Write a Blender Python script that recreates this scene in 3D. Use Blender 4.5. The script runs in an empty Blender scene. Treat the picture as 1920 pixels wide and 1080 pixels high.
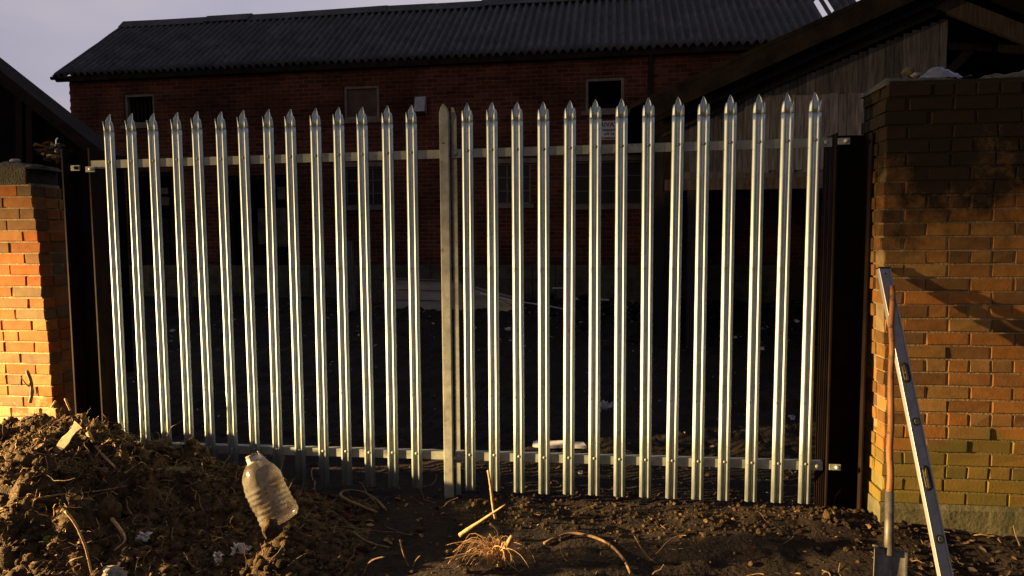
import bpy, bmesh, math, random
from mathutils import Vector, Matrix, noise
random.seed(7)
R = math.radians
sc = bpy.context.scene
col = sc.collection
# ------------------------------------------------------------------ camera
CAM = Vector((3.122, -4.044, 1.583))
_p, _y, _r = -0.074, -0.121, -0.006
_f = Vector((math.sin(_y)*math.cos(_p), math.cos(_y)*math.cos(_p), math.sin(_p)))
_rt = Vector((math.cos(_y), -math.sin(_y), 0)); _u = _rt.cross(_f)
RT = math.cos(_r)*_rt + math.sin(_r)*_u; UP = -math.sin(_r)*_rt + math.cos(_r)*_u; FW = _f
cd = bpy.data.cameras.new('camera'); cam = bpy.data.objects.new('camera', cd); col.objects.link(cam)
m3 = Matrix((RT, UP, -FW)).transposed(); cam.matrix_world = Matrix.Translation(CAM) @ m3.to_4x4()
cd.sensor_width = 36; cd.lens = 1250/1920*36; cd.clip_start = 0.05; cd.clip_end = 600
sc.camera = cam
def ray(x, y): return (FW*1250 + RT*(x-960) - UP*(y-540)).normalized()
def at(x, y, Y): d = ray(x, y); return CAM + d*((Y-CAM.y)/d.y)      # photo pixel -> point on the plane y = Y
def atz(x, y, Z): d = ray(x, y); return CAM + d*((Z-CAM.z)/d.z)
# ------------------------------------------------------------------ world: dusk sky
w = bpy.data.worlds.new('World'); sc.world = w; w.use_nodes = True
nt = w.node_tree; nt.nodes.clear(); N = nt.nodes.new; L = nt.links.new
out = N('ShaderNodeOutputWorld'); add = N('ShaderNodeAddShader')
b1 = N('ShaderNodeBackground'); b2 = N('ShaderNodeBackground')
sky = N('ShaderNodeTexSky'); sky.sky_type = 'NISHITA'; sky.sun_disc = False
sky.sun_elevation = R(2.0); sky.sun_rotation = R(205); sky.air_density = 1.4; sky.dust_density = 2.5
L(sky.outputs[0], b1.inputs[0]); b1.inputs[1].default_value = 0.04
tc = N('ShaderNodeTexCoord'); nz = N('ShaderNodeTexNoise'); nz.inputs['Scale'].default_value = 1.6; nz.inputs['Detail'].default_value = 5
mp = N('ShaderNodeMapping'); mp.inputs['Scale'].default_value = (1, 1, 2.5)
L(tc.outputs['Generated'], mp.inputs[0]); L(mp.outputs[0], nz.inputs[0])
cr = N('ShaderNodeValToRGB'); cr.color_ramp.elements[0].position = .35; cr.color_ramp.elements[1].position = .7
cr.color_ramp.elements[0].color = (.225, .235, .355, 1); cr.color_ramp.elements[1].color = (.43, .385, .44, 1)
L(nz.outputs[0], cr.inputs[0]); L(cr.outputs[0], b2.inputs[0]); b2.inputs[1].default_value = 0.86
sp = N('ShaderNodeSeparateXYZ'); L(tc.outputs['Generated'], sp.inputs[0]); wr_ = N('ShaderNodeMapRange')
wr_.inputs[1].default_value = -.5; wr_.inputs[2].default_value = .8; wr_.inputs[3].default_value = .36; wr_.inputs[4].default_value = 1.22
L(sp.outputs[1], wr_.inputs[0]); L(wr_.outputs[0], b2.inputs[1])
L(b1.outputs[0], add.inputs[0]); L(b2.outputs[0], add.inputs[1]); L(add.outputs[0], out.inputs[0])
# the last glow of the sun, almost gone
sd = bpy.data.lights.new('sun', 'SUN'); so = bpy.data.objects.new('sun', sd); col.objects.link(so)
sd.energy = 0.12; sd.angle = R(14); sd.color = (1, .8, .6)
so.rotation_euler = (R(86), 0, R(-25))
# low warm lamp to the left of the gate, beam dipped like a headlamp
LP = Vector((-7.4, -2.6, 2.15))
ld = bpy.data.lights.new('work_lamp', 'SPOT'); lo = bpy.data.objects.new('work_lamp', ld); col.objects.link(lo)
ld.energy = 37000; ld.color = (1, .62, .25); ld.shadow_soft_size = .06; ld.spot_size = R(64); ld.spot_blend = .6
lo.location = LP; lo.rotation_euler = (Vector((4.2, .2, .1))-LP).to_track_quat('-Z', 'Y').to_euler()
ld.use_nodes = True; t = ld.node_tree; t.nodes.clear()
lout = t.nodes.new('ShaderNodeOutputLight'); em = t.nodes.new('ShaderNodeEmission')
ge = t.nodes.new('ShaderNodeNewGeometry'); sx = t.nodes.new('ShaderNodeSeparateXYZ'); mr = t.nodes.new('ShaderNodeMapRange')
mr.interpolation_type = 'SMOOTHSTEP'
t.links.new(ge.outputs['Incoming'], sx.inputs[0]); t.links.new(sx.outputs['Z'], mr.inputs[0])
mr.inputs[1].default_value = -.19; mr.inputs[2].default_value = -.01; mr.inputs[3].default_value = 1.0; mr.inputs[4].default_value = .08
t.links.new(mr.outputs[0], em.inputs[1]); t.links.new(em.outputs[0], lout.inputs[0])
sc.view_settings.view_transform = 'Standard'; sc.view_settings.look = 'None'
sc.view_settings.exposure = 0.0; sc.view_settings.gamma = 1
sc.cycles.use_denoising = True
sc.cycles.max_bounces = 6; sc.cycles.sample_clamp_indirect = 4

# ------------------------------------------------------------------ materials
def mat(name, base=(.2, .2, .2), rough=.8, metal=0, spec=.5):
    m = bpy.data.materials.new(name); m.use_nodes = True
    b = m.node_tree.nodes['Principled BSDF']
    b.inputs['Base Color'].default_value = (*base, 1); b.inputs['Roughness'].default_value = rough
    b.inputs['Metallic'].default_value = metal; b.inputs['Specular IOR Level'].default_value = spec
    return m, m.node_tree, b
def noisy(name, c1, c2, scale=8, rough=.8, metal=0, bump=.3, bdist=.01, stretch=(1, 1, 1), c3=None, detail=6, spec=.4, attr=None, rvar=0, fine=6):
    m, t, b = mat(name, c1, rough, metal, spec); n = t.nodes.new; l = t.links.new
    tc = n('ShaderNodeTexCoord'); mp = n('ShaderNodeMapping'); mp.inputs['Scale'].default_value = stretch
    l(tc.outputs['Object'], mp.inputs[0])
    nz = n('ShaderNodeTexNoise'); nz.inputs['Scale'].default_value = scale; nz.inputs['Detail'].default_value = detail; nz.inputs['Roughness'].default_value = .65
    l(mp.outputs[0], nz.inputs[0])
    r = n('ShaderNodeValToRGB'); e = r.color_ramp.elements; e[0].position = .34; e[1].position = .66
    e[0].color = (*c1, 1); e[1].color = (*c2, 1)
    if c3: x = e.new(.5); x.color = (*c3, 1)
    l(nz.outputs[0], r.inputs[0]); src = r.outputs[0]
    if attr:
        a = n('ShaderNodeAttribute'); a.attribute_name = attr
        mx = n('ShaderNodeMix'); mx.data_type = 'RGBA'; mx.blend_type = 'MULTIPLY'; mx.inputs[0].default_value = 1
        l(src, mx.inputs[6]); l(a.outputs['Color'], mx.inputs[7]); src = mx.outputs[2]
    l(src, b.inputs['Base Color'])
    n2 = n('ShaderNodeTexNoise'); n2.inputs['Scale'].default_value = scale*fine; n2.inputs['Detail'].default_value = 5
    l(mp.outputs[0], n2.inputs[0])
    bp = n('ShaderNodeBump'); bp.inputs['Strength'].default_value = bump; bp.inputs['Distance'].default_value = bdist
    l(n2.outputs[0], bp.inputs['Height']); l(bp.outputs[0], b.inputs['Normal'])
    if rvar:
        q = n('ShaderNodeMapRange'); q.inputs[3].default_value = rough-rvar; q.inputs[4].default_value = rough+rvar
        l(nz.outputs[0], q.inputs[0]); l(q.outputs[0], b.inputs['Roughness'])
    return m
def mask_over(m, color, scale, lo, hi, zlo=None, zhi=None, zmode='above', amt=1.0):
    """lay a stain or shading colour over the base colour: noise mask, optionally limited in height"""
    t = m.node_tree; b = t.nodes['Principled BSDF']; n = t.nodes.new; l = t.links.new
    old = b.inputs['Base Color'].links[0].from_socket
    tc = n('ShaderNodeTexCoord'); nz = n('ShaderNodeTexNoise'); nz.inputs['Scale'].default_value = scale; nz.inputs['Detail'].default_value = 7; nz.inputs['Roughness'].default_value = .7
    l(tc.outputs['Object'], nz.inputs[0])
    src = nz.outputs[0]
    if zlo is not None:
        s = n('ShaderNodeSeparateXYZ'); l(tc.outputs['Object'], s.inputs[0])
        q = n('ShaderNodeMapRange'); q.inputs[1].default_value = zlo; q.inputs[2].default_value = zhi
        q.inputs[3].default_value = -.45; q.inputs[4].default_value = .25
        l(s.outputs[2], q.inputs[0]); ad = n('ShaderNodeMath'); ad.operation = 'ADD'
        l(src, ad.inputs[0]); l(q.outputs[0], ad.inputs[1]); src = ad.outputs[0]
    k = n('ShaderNodeMapRange'); k.inputs[1].default_value = lo; k.inputs[2].default_value = hi; k.inputs[4].default_value = amt
    l(src, k.inputs[0])
    mx = n('ShaderNodeMix'); mx.data_type = 'RGBA'; l(k.outputs[0], mx.inputs[0]); l(old, mx.inputs[6]); mx.inputs[7].default_value = (*color, 1)
    l(mx.outputs[2], b.inputs['Base Color'])
    return m
M = {}
M['soil'] = mask_over(noisy('soil', (.006, .004, .003), (.020, .013, .009), 5, .93, bump=.9, bdist=.015, spec=.25, fine=9), (.04, .028, .017), 22, .62, .75)
M['clod'] = noisy('clod_soil', (.014, .009, .005), (.095, .064, .031), 22, .95, bump=1, bdist=.012, spec=.2, attr='tint')
M['litter'] = noisy('litter', (.8, .8, .8), (1, 1, 1), 40, .8, bump=.2, bdist=.002, attr='tint')
M['twig'] = noisy('twig_bark', (.07, .045, .022), (.22, .15, .08), 40, .85, bump=.5, bdist=.003)
M['root'] = noisy('dry_root', (.24, .15, .07), (.50, .34, .17), 40, .85, bump=.7, bdist=.003, attr='tint')
M['zinc'] = noisy('galvanised_steel', (.36, .43, .45), (.60, .72, .74), 16, .50, metal=.74, bump=.16, bdist=.002, stretch=(1, 1, .25), rvar=.16, spec=.5)
mask_over(M['zinc'], (.17, .16, .13), 26, .60, .70, amt=.85)
M['zincdull'] = noisy('weathered_zinc', (.18, .20, .18), (.33, .36, .32), 12, .6, metal=.25, bump=.25, bdist=.002, rvar=.1)
mask_over(M['zincdull'], (.12, .09, .05), 18, .60, .68, amt=.8)
M['rust'] = noisy('rusty_steel', (.006, .004, .003), (.020, .010, .006), 9, .75, metal=.0, spec=.12, bump=.4, bdist=.004, stretch=(1, 1, .4))
M['brick'] = noisy('old_brick', (.66, .66, .66), (1, 1, 1), 16, .9, bump=.4, bdist=.003, attr='tint', spec=.2)
M['mortar'] = noisy('lime_mortar', (.20, .15, .085), (.34, .26, .15), 14, .95, bump=.9, bdist=.006, spec=.15)
M['brickl'] = mask_over(M['brick'].copy(), (.40, .29, .15), 6, .54, .62, .95, .25, amt=.6)
M['mortarl'] = mask_over(M['mortar'].copy(), (.50, .42, .28), 5, .50, .60, .95, .25, amt=.8)
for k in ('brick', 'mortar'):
    mask_over(M[k], (.012, .011, .006), 3.4, .32, .60, 1.1, 2.2, amt=.96)  # mossy top, darkened further to paint in the fading of the beam
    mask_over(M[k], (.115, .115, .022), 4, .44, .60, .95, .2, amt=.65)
for k in ('brickl', 'mortarl'):
    mask_over(M[k], (.03, .03, .016), 3.2, .55, .7, 1.5, 2.2, amt=.85)
M['cap'] = noisy('mossy_mortar_cap', (.018, .018, .010), (.07, .068, .042), 12, .95, bump=1, bdist=.012)
M['render'] = noisy('mossy_render', (.06, .06, .028), (.13, .12, .06), 7, .95, bump=.6, bdist=.008)
M['asb'] = noisy('corrugated_cement', (.028, .030, .036), (.072, .075, .086), 2.4, .85, bump=.6, bdist=.01, c3=(.042, .045, .053), fine=12)
mask_over(M['asb'], (.010, .010, .009), 7, .56, .64, amt=.9); mask_over(M['asb'], (.13, .13, .12), 26, .68, .74, amt=.6); mask_over(M['asb'], (.030, .034, .024), 1.3, .52, .62, amt=.6)
M['darkwood'] = noisy('dark_tarred_wood', (.007, .006, .005), (.022, .017, .013), 5, .9, spec=.12, bump=.5, bdist=.004)
M['greywood'] = noisy('weathered_boards', (.032, .032, .035), (.105, .105, .112), 7, .9, bump=.6, bdist=.004, stretch=(5, 5, .5), attr='tint')
M['wood'] = noisy('bare_wood', (.20, .14, .08), (.36, .26, .15), 9, .8, bump=.4, bdist=.004)
M['handle'] = noisy('old_ash_handle', (.13, .055, .015), (.27, .12, .035), 12, .6, bump=.3, bdist=.002, stretch=(3, 3, .4))
mask_over(M['handle'], (.06, .035, .02), 14, .55, .62)
M['blade'] = noisy('muddy_steel_blade', (.06, .055, .045), (.17, .165, .15), 9, .55, metal=.5, bump=.3, bdist=.002)
M['alu'] = noisy('brushed_aluminium', (.30, .31, .33), (.44, .45, .47), 20, .42, metal=.55, bump=.05, bdist=.001, stretch=(1, 1, .1))
M['aludark'] = noisy('level_web', (.24, .24, .25), (.34, .34, .36), 20, .55, metal=.3, bump=.05, bdist=.001)
M['rubber'] = mat('black_rubber', (.012, .012, .012), .6)[0]
M['vial'] = mat('green_vial', (.16, .20, .08), .2)[0]
M['frame'] = noisy('pale_window_frame', (.10, .085, .07), (.19, .165, .14), 9, .8, bump=.3, bdist=.003)
M['concrete'] = noisy('lintel_concrete', (.10, .085, .07), (.17, .15, .125), 6, .9, bump=.4, bdist=.004)
M['bar'] = noisy('glazing_bar', (.07, .065, .06), (.12, .11, .10), 9, .7, bump=.2, bdist=.002)
M['glass'] = mat('dusty_glass', (.008, .008, .009), .5, 0, .25)[0]
M['board'] = noisy('brown_board', (.045, .030, .02), (.09, .062, .045), 5, .85, bump=.3, bdist=.003)
M['black'] = noisy('dark_interior', (.004, .0035, .003), (.008, .007, .006), 3, .95, spec=.08)
M['white'] = noisy('dirty_white', (.34, .35, .36), (.6, .6, .6), 14, .7, bump=.3, bdist=.003)
M['plastic'] = noisy('grey_plastic', (.24, .24, .28), (.34, .34, .38), 14, .5, bump=.05)
M['stone'] = noisy('pale_stone', (.08, .077, .07), (.30, .29, .27), 18, .9, bump=.8, bdist=.006)
M['sign'] = noisy('sign_white', (.42, .42, .46), (.50, .50, .54), 9, .5, bump=.02)
M['ink'] = mat('sign_black', (.012, .012, .012), .5)[0]
M['cladding'] = noisy('faded_cladding', (.26, .225, .18), (.42, .37, .31), 5, .85, bump=.4, bdist=.004, stretch=(.4, 1, 2))
M['plinthb'] = noisy('plinth_block', (.045, .042, .028), (.11, .10, .075), 5, .95, bump=.6, bdist=.006)
# far house brick: procedural courses
def facade_brick():
    m, t, b = mat('dark_red_facade_brick', (.1, .03, .02), .92, 0, .15); n = t.nodes.new; l = t.links.new
    tc = n('ShaderNodeTexCoord'); s = n('ShaderNodeSeparateXYZ'); c = n('ShaderNodeCombineXYZ')
    l(tc.outputs['Object'], s.inputs[0])
    ad = n('ShaderNodeMath'); ad.operation = 'ADD'; l(s.outputs[0], ad.inputs[0]); l(s.outputs[1], ad.inputs[1])
    wn = n('ShaderNodeTexNoise'); wn.inputs['Scale'].default_value = 3; l(tc.outputs['Object'], wn.inputs[0])
    wm = n('ShaderNodeMath'); wm.operation = 'MULTIPLY_ADD'; wm.inputs[1].default_value = .035; l(wn.outputs[0], wm.inputs[0]); l(s.outputs[2], wm.inputs[2])
    l(ad.outputs[0], c.inputs[0]); l(wm.outputs[0], c.inputs[1])
    br = n('ShaderNodeTexBrick'); l(c.outputs[0], br.inputs[0]); br.inputs['Scale'].default_value = 1
    br.inputs['Brick Width'].default_value = .225; br.inputs['Row Height'].default_value = .075; br.inputs['Mortar Size'].default_value = .006
    br.inputs['Mortar Smooth'].default_value = .3; br.offset = .5
    br.inputs['Color1'].default_value = (.12, .043, .024, 1); br.inputs['Color2'].default_value = (.06, .020, .012, 1); br.inputs['Mortar'].default_value = (.17, .10, .07, 1)
    nz = n('ShaderNodeTexNoise'); nz.inputs['Scale'].default_value = 1.1; nz.inputs['Detail'].default_value = 7; l(tc.outputs['Object'], nz.inputs[0])
    r = n('ShaderNodeMapRange'); r.inputs[1].default_value = .3; r.inputs[2].default_value = .7; r.inputs[3].default_value = .35; r.inputs[4].default_value = 1.25
    l(nz.outputs[0], r.inputs[0]); v = n('ShaderNodeVectorMath'); v.operation = 'SCALE'; l(br.outputs[0], v.inputs[0]); l(r.outputs[0], v.inputs[3])
    l(v.outputs[0], b.inputs['Base Color'])
    bp = n('ShaderNodeBump'); bp.invert = True; bp.inputs['Strength'].default_value = .7; bp.inputs['Distance'].default_value = .01
    l(br.outputs['Fac'], bp.inputs['Height']); l(bp.outputs[0], b.inputs['Normal'])
    mask_over(m, (.016, .011, .008), 1.7, .60, .70, amt=.85)
    mask_over(m, (.03, .026, .016), 2.5, .5, .62, 1.7, .9, amt=.8)
    return m
M['facade'] = facade_brick()
def pet():
    m = bpy.data.materials.new('dirty_clear_plastic'); m.use_nodes = True; t = m.node_tree; b = t.nodes['Principled BSDF']
    n = t.nodes.new; l = t.links.new
    b.inputs['Base Color'].default_value = (.80, .78, .70, 1); b.inputs['Roughness'].default_value = .16
    b.inputs['Transmission Weight'].default_value = .35; b.inputs['IOR'].default_value = 1.25
    nz = n('ShaderNodeTexNoise'); nz.inputs['Scale'].default_value = 14; nz.inputs['Detail'].default_value = 6
    tc = n('ShaderNodeTexCoord'); l(tc.outputs['Object'], nz.inputs[0])
    r = n('ShaderNodeValToRGB'); r.color_ramp.elements[0].position = .36; r.color_ramp.elements[1].position = .5
    r.color_ramp.elements[0].color = (.16, .12, .07, 1); r.color_ramp.elements[1].color = (.36, .345, .30, 1)
    l(nz.outputs[0], r.inputs[0]); l(r.outputs[0], b.inputs['Base Color'])
    bp = n('ShaderNodeBump'); bp.inputs['Strength'].default_value = .6; bp.inputs['Distance'].default_value = .006
    n2 = n('ShaderNodeTexNoise'); n2.inputs['Scale'].default_value = 30; l(tc.outputs['Object'], n2.inputs[0]); l(n2.outputs[0], bp.inputs['Height']); l(bp.outputs[0], b.inputs['Normal'])
    tr = n('ShaderNodeBsdfTransparent'); mx = n('ShaderNodeMixShader'); mx.inputs[0].default_value = .24
    l(tr.outputs[0], mx.inputs[1]); l(b.outputs[0], mx.inputs[2]); l(mx.outputs[0], t.nodes['Material Output'].inputs[0])
    return m
M['pet'] = pet()

# ------------------------------------------------------------------ mesh helpers
class MB:
    def __init__(s): s.v = []; s.f = []; s.c = []
    def add(s, vs, fs, c=None):
        o = len(s.v); s.v += [tuple(v) for v in vs]; s.f += [tuple(i+o for i in f) for f in fs]; s.c += [c or (1, 1, 1)]*len(fs); return s
    def box(s, a, b, c=None, mtx=None, ch=0):
        x0, y0, z0 = a; x1, y1, z1 = b
        vs = [Vector(p) for p in ((x0,y0,z0),(x1,y0,z0),(x1,y1,z0),(x0,y1,z0),(x0,y0,z1),(x1,y0,z1),(x1,y1,z1),(x0,y1,z1))]
        if mtx: vs = [mtx @ v for v in vs]
        return s.add(vs, [(0,3,2,1),(4,5,6,7),(0,1,5,4),(1,2,6,5),(2,3,7,6),(3,0,4,7)], c)
    def beam(s, p, q, w, h, up=Vector((0, 0, 1)), c=None):
        """rectangular bar from p to q, w across, h along 'up'"""
        p = Vector(p); q = Vector(q); d = (q-p).normalized(); a = d.cross(up).normalized(); u = a.cross(d)
        vs = [e + a*i*w/2 + u*j*h/2 for e in (p, q) for i, j in ((-1,-1),(1,-1),(1,1),(-1,1))]
        return s.add(vs, [(0,1,2,3),(7,6,5,4),(0,4,5,1),(1,5,6,2),(2,6,7,3),(3,7,4,0)], c)
    def tube(s, pts, r, n=6, c=None, cap=True):
        pts = [Vector(p) for p in pts]; rs = r if isinstance(r, (list, tuple)) else [r]*len(pts); vs = []; fs = []
        ref = Vector((.31, .17, .93))
        for i, p in enumerate(pts):
            d = (pts[min(i+1, len(pts)-1)] - pts[max(i-1, 0)]).normalized()
            a = d.cross(ref); a = a.normalized() if a.length > 1e-4 else Vector((1, 0, 0)); b = d.cross(a)
            for k in range(n):
                t = 2*math.pi*k/n; vs.append(p + (a*math.cos(t)+b*math.sin(t))*rs[i])
        for i in range(len(pts)-1):
            for k in range(n): fs.append((i*n+k, i*n+(k+1) % n, (i+1)*n+(k+1) % n, (i+1)*n+k))
        if cap: fs += [tuple(range(n-1, -1, -1)), tuple(range((len(pts)-1)*n, len(pts)*n))]
        return s.add(vs, fs, c)
    def build(s, name, m, parent=None, smooth=False, solid=0, bevel=0):
        me = bpy.data.meshes.new(name); me.from_pydata(s.v, [], s.f)
        ca = me.color_attributes.new('tint', 'FLOAT_COLOR', 'CORNER'); dat = []
        for poly, c in zip(me.polygons, s.c): dat += [c[0], c[1], c[2], 1.0]*poly.loop_total
        ca.data.foreach_set('color', dat)
        if smooth: me.polygons.foreach_set('use_smooth', [True]*len(me.polygons))
        me.materials.append(m); me.update()
        o = bpy.data.objects.new(name, me); col.objects.link(o)
        if parent: o.parent = parent
        if solid: q = o.modifiers.new('thick', 'SOLIDIFY'); q.thickness = solid; q.offset = 0
        if bevel: q = o.modifiers.new('bev', 'BEVEL'); q.width = bevel; q.segments = 2; q.limit_method = 'ANGLE'
        return o
def tag(o, label=None, cat=None, group=None, kind=None):
    for k, v in (('label', label), ('category', cat), ('group', group), ('kind', kind)):
        if v: o[k] = v
    return o
def empty(name, loc=(0, 0, 0), rz=0):
    o = bpy.data.objects.new(name, None); col.objects.link(o); o.location = loc; o.rotation_euler = (0, 0, rz); o.empty_display_size = .2
    return o
def lathe(mb, prof, n=24, c=None, wob=None):
    vs = []; fs = []
    for i, (r, z) in enumerate(prof):
        for k in range(n):
            a = 2*math.pi*k/n; rr = r*(wob(a, z) if wob else 1); vs.append((rr*math.cos(a), rr*math.sin(a), z))
    for i in range(len(prof)-1):
        for k in range(n): fs.append((i*n+k, i*n+(k+1) % n, (i+1)*n+(k+1) % n, (i+1)*n+k))
    return mb.add(vs, fs, c)
def fr(x, y, z, s): return noise.fractal(Vector((x*s, y*s, z*s)), 1.0, 2.0, 5)
def clod(mb, c, r, seed=0, tint=None, squash=(1, 1, .8), sub=1):
    bm = bmesh.new(); bmesh.ops.create_icosphere(bm, subdivisions=sub, radius=1)
    vs = []
    for v in bm.verts:
        k = 1 + .5*noise.noise(v.co*1.2 + Vector((seed*3.1, seed*1.7, 0))) + .28*noise.noise(v.co*2.6 + Vector((seed, 0, seed*2.3)))
        vs.append((c[0]+v.co.x*r*k*squash[0], c[1]+v.co.y*r*k*squash[1], c[2]+v.co.z*r*k*squash[2]))
    mb.add(vs, [tuple(v.index for v in f.verts) for f in bm.faces], tint); bm.free()

# ------------------------------------------------------------------ ground
def lerp_tab(t, x):
    if x <= t[0][0]: return t[0][1]
    for (a, b), (c, d) in zip(t, t[1:]):
        if x <= c: return b+(d-b)*(x-a)/(c-a)
    return t[-1][1]
def gz(x, y):
    z = -.07 + lerp_tab([(-1, 0), (.8, .01), (3, .12), (6.6, .50), (8.2, .56), (14, .5)], y)
    near = 1 if abs(x-2) < 8 and -4 < y < 10 else .3
    z += near*(.045*fr(x, y, 0, .9) + .018*fr(x, y, 5, 4.5) + .008*fr(x, y, 9, 16))
    z += .05*math.exp(-((x-4.6)/.45)**2-((y+.12)/.2)**2) + .05*math.exp(-((x-2.2)/.5)**2-((y+.3)/.3)**2)
    z += .10*max(0, fr(x, y, 2, 1.5))*(1 if 5 < y < 9 else 0) + (.05*fr(x, y, 8, 3)+.03*fr(x, y, 3, 9) if 1 < y < 9 and -6 < x < 11 else 0)
    return z
def steps(segs):
    o = [segs[0][0]]
    for a, b, s in segs:
        k = max(1, int(round((b-a)/s))); o += [a+(b-a)*(i+1)/k for i in range(k)]
    return o
xs = steps([(-260, -40, 40), (-40, -6, 2), (-6, -1, .14), (-1, 6.4, .026), (6.4, 11, .15), (11, 40, 3), (40, 260, 40)])
ys = steps([(-200, -20, 40), (-20, -5, 1.5), (-5, -1.5, .1), (-1.5, 1.2, .026), (1.2, 3, .045), (3, 8.4, .09), (8.4, 20, 1.2), (20, 400, 40)])
g = MB(); nx = len(xs)
g.add([(x, y, gz(x, y)) for y in ys for x in xs], [(j*nx+i, j*nx+i+1, (j+1)*nx+i+1, (j+1)*nx+i) for j in range(len(ys)-1) for i in range(nx-1)])
tag(g.build('ground', M['soil'], smooth=True), kind='structure')

# ------------------------------------------------------------------ soil heap
CREST = [(-3.2, -.1), (-1.5, .0), (-.75, .30), (-.45, .47), (-.1, .47), (.2, .38), (.5, .31), (.8, .22), (1.05, .16), (1.35, .07), (1.6, .0), (1.9, -.08), (2.4, -.16)]
def hz(x, y):
    yc = -.28
    dy = y-yc; s = .22 if dy > 0 else 1.15
    z = lerp_tab(CREST, x+.12*fr(x, y, 3, 2))
    z = (z+.16)*math.exp(-(dy/s)**2) - .16
    z += .10*math.exp(-((x-1.60)/.30)**2-((y+.9)/.30)**2)
    z += .24*math.exp(-((x-.22)/.34)**2-((y+.95)/.34)**2) + .07*math.exp(-((x-.75)/.25)**2-((y+1.3)/.3)**2)
    e = max(0, min(1, (z+.12)/.3))
    z += e*(.08*fr(x, y, 1, 3.2)+.07*fr(x, y, 7, 8)+.03*fr(x, y, 4, 24))
    return z
hx = steps([(-3.2, -1.2, .05), (-1.2, 2.5, .016)]); hy = steps([(-3, -1.9, .05), (-1.9, .25, .016), (.25, .5, .05)])
h = MB(); nx = len(hx)
h.add([(x, y, hz(x, y)) for y in hy for x in hx], [(j*nx+i, j*nx+i+1, (j+1)*nx+i+1, (j+1)*nx+i) for j in range(len(hy)-1) for i in range(nx-1)])
tag(h.build('soil_heap', M['clod'], smooth=True), 'heap of dug brown soil and roots piled against the left end of the fence', 'soil heap')
def top(x, y): return max(gz(x, y), hz(x, y))
# clods and crumbs on the heap (stuff)
rc = random.Random(3); c = MB()
for i in range(11000):
    x = rc.uniform(-1.4, 2.2); y = rc.uniform(-1.9, .05); z = hz(x, y)
    if z < gz(x, y)+.01: continue
    r = rc.choice((.003, .004, .004, .005, .006, .008, .010, .013, .019))*rc.uniform(.7, 1.3)
    k = rc.uniform(.45, 1.25); clod(c, (x, y, z+r*.2), r, i, (k, k*rc.uniform(.85, 1), k*rc.uniform(.7, 1)), (rc.uniform(.7, 1.5), rc.uniform(.7, 1.5), rc.uniform(.6, 1)), 2 if r > .018 else 1)
tag(c.build('soil_clods', M['clod'], smooth=True), 'loose lumps and crumbs of brown soil covering the heap', 'soil clods', kind='stuff')
c = MB(); rc = random.Random(5)
for i in range(2600):
    if i < 1500: x = rc.uniform(2.2, 5.0); y = rc.gauss(-.12, .22)
    else: x = rc.uniform(1, 6.2); y = rc.uniform(-1.3, 1.6)
    r = rc.choice((.004, .005, .007, .010, .016))*rc.uniform(.6, 1.3); k = rc.uniform(.35, 1.2)
    if rc.random() < .05: k = 3
    clod(c, (x, y, top(x, y)+r*.2), r, i, (k, k*.95, k*.9))
tag(c.build('gravel', M['clod']), 'small stones and crumbs of soil along the foot of the fence', 'gravel', kind='stuff')
# twigs (stuff)
def wiggle(p, d, n, step, bend, rc):
    pts = [Vector(p)]; d = Vector(d).normalized()
    for i in range(n):
        d = (d + Vector((rc.gauss(0, bend), rc.gauss(0, bend), rc.gauss(0, bend)))).normalized(); pts.append(pts[-1]+d*step)
    return pts
c = MB(); rc = random.Random(8)
for i in range(420):
    x = rc.uniform(-1.2, 2.2); y = rc.uniform(-1.7, -.1); z = hz(x, y)
    if z < gz(x, y): continue
    n = rc.randint(3, 7); r0 = rc.choice((.0015, .002, .003, .0045)); pts = wiggle((x, y, z), (rc.gauss(0, 1), rc.gauss(0, 1), rc.uniform(-.1, .9)), n, rc.uniform(.012, .035), .28, rc)
    c.tube(pts, [r0*(1-.6*k/n) for k in range(n+1)], 5)
for i in range(90):
    x = rc.uniform(2, 6); y = rc.uniform(-1, .8); n = 5; r0 = rc.choice((.0012, .002, .003))
    c.tube(wiggle((x, y, top(x, y)+.004), (rc.gauss(0, 1), rc.gauss(0, 1), .1), n, rc.uniform(.01, .04), .3, rc), r0, 5)
tag(c.build('fine_twigs', M['twig']), 'thin broken twigs and rootlets scattered over the heap and soil', 'twigs', kind='stuff')
c = MB(); rc = random.Random(21)  # real fibres, paled to paint golden light onto the heap's left part
for i in range(4200):
    x = rc.gauss(.15, .65); y = rc.uniform(-1.75, -.15); z = hz(x, y)
    if z < gz(x, y)+.05: continue
    n = rc.randint(3, 6); r0 = rc.choice((.0008, .001, .0014, .002, .003))
    k = rc.uniform(.3, 1.25)
    c.tube(wiggle((x, y, z-.004), (rc.gauss(0, 1), rc.gauss(0, 1), rc.uniform(-.3, .8)), n, rc.uniform(.006, .022), .5, rc), [r0*(1-.5*q/n) for q in range(n+1)], 4, c=(k, k*.97, k*.8))
tag(c.build('root_fibres', M['root']), 'curled root fibres and straw, pale to look lit, matted into the soil heap', 'root fibres', kind='stuff')
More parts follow.
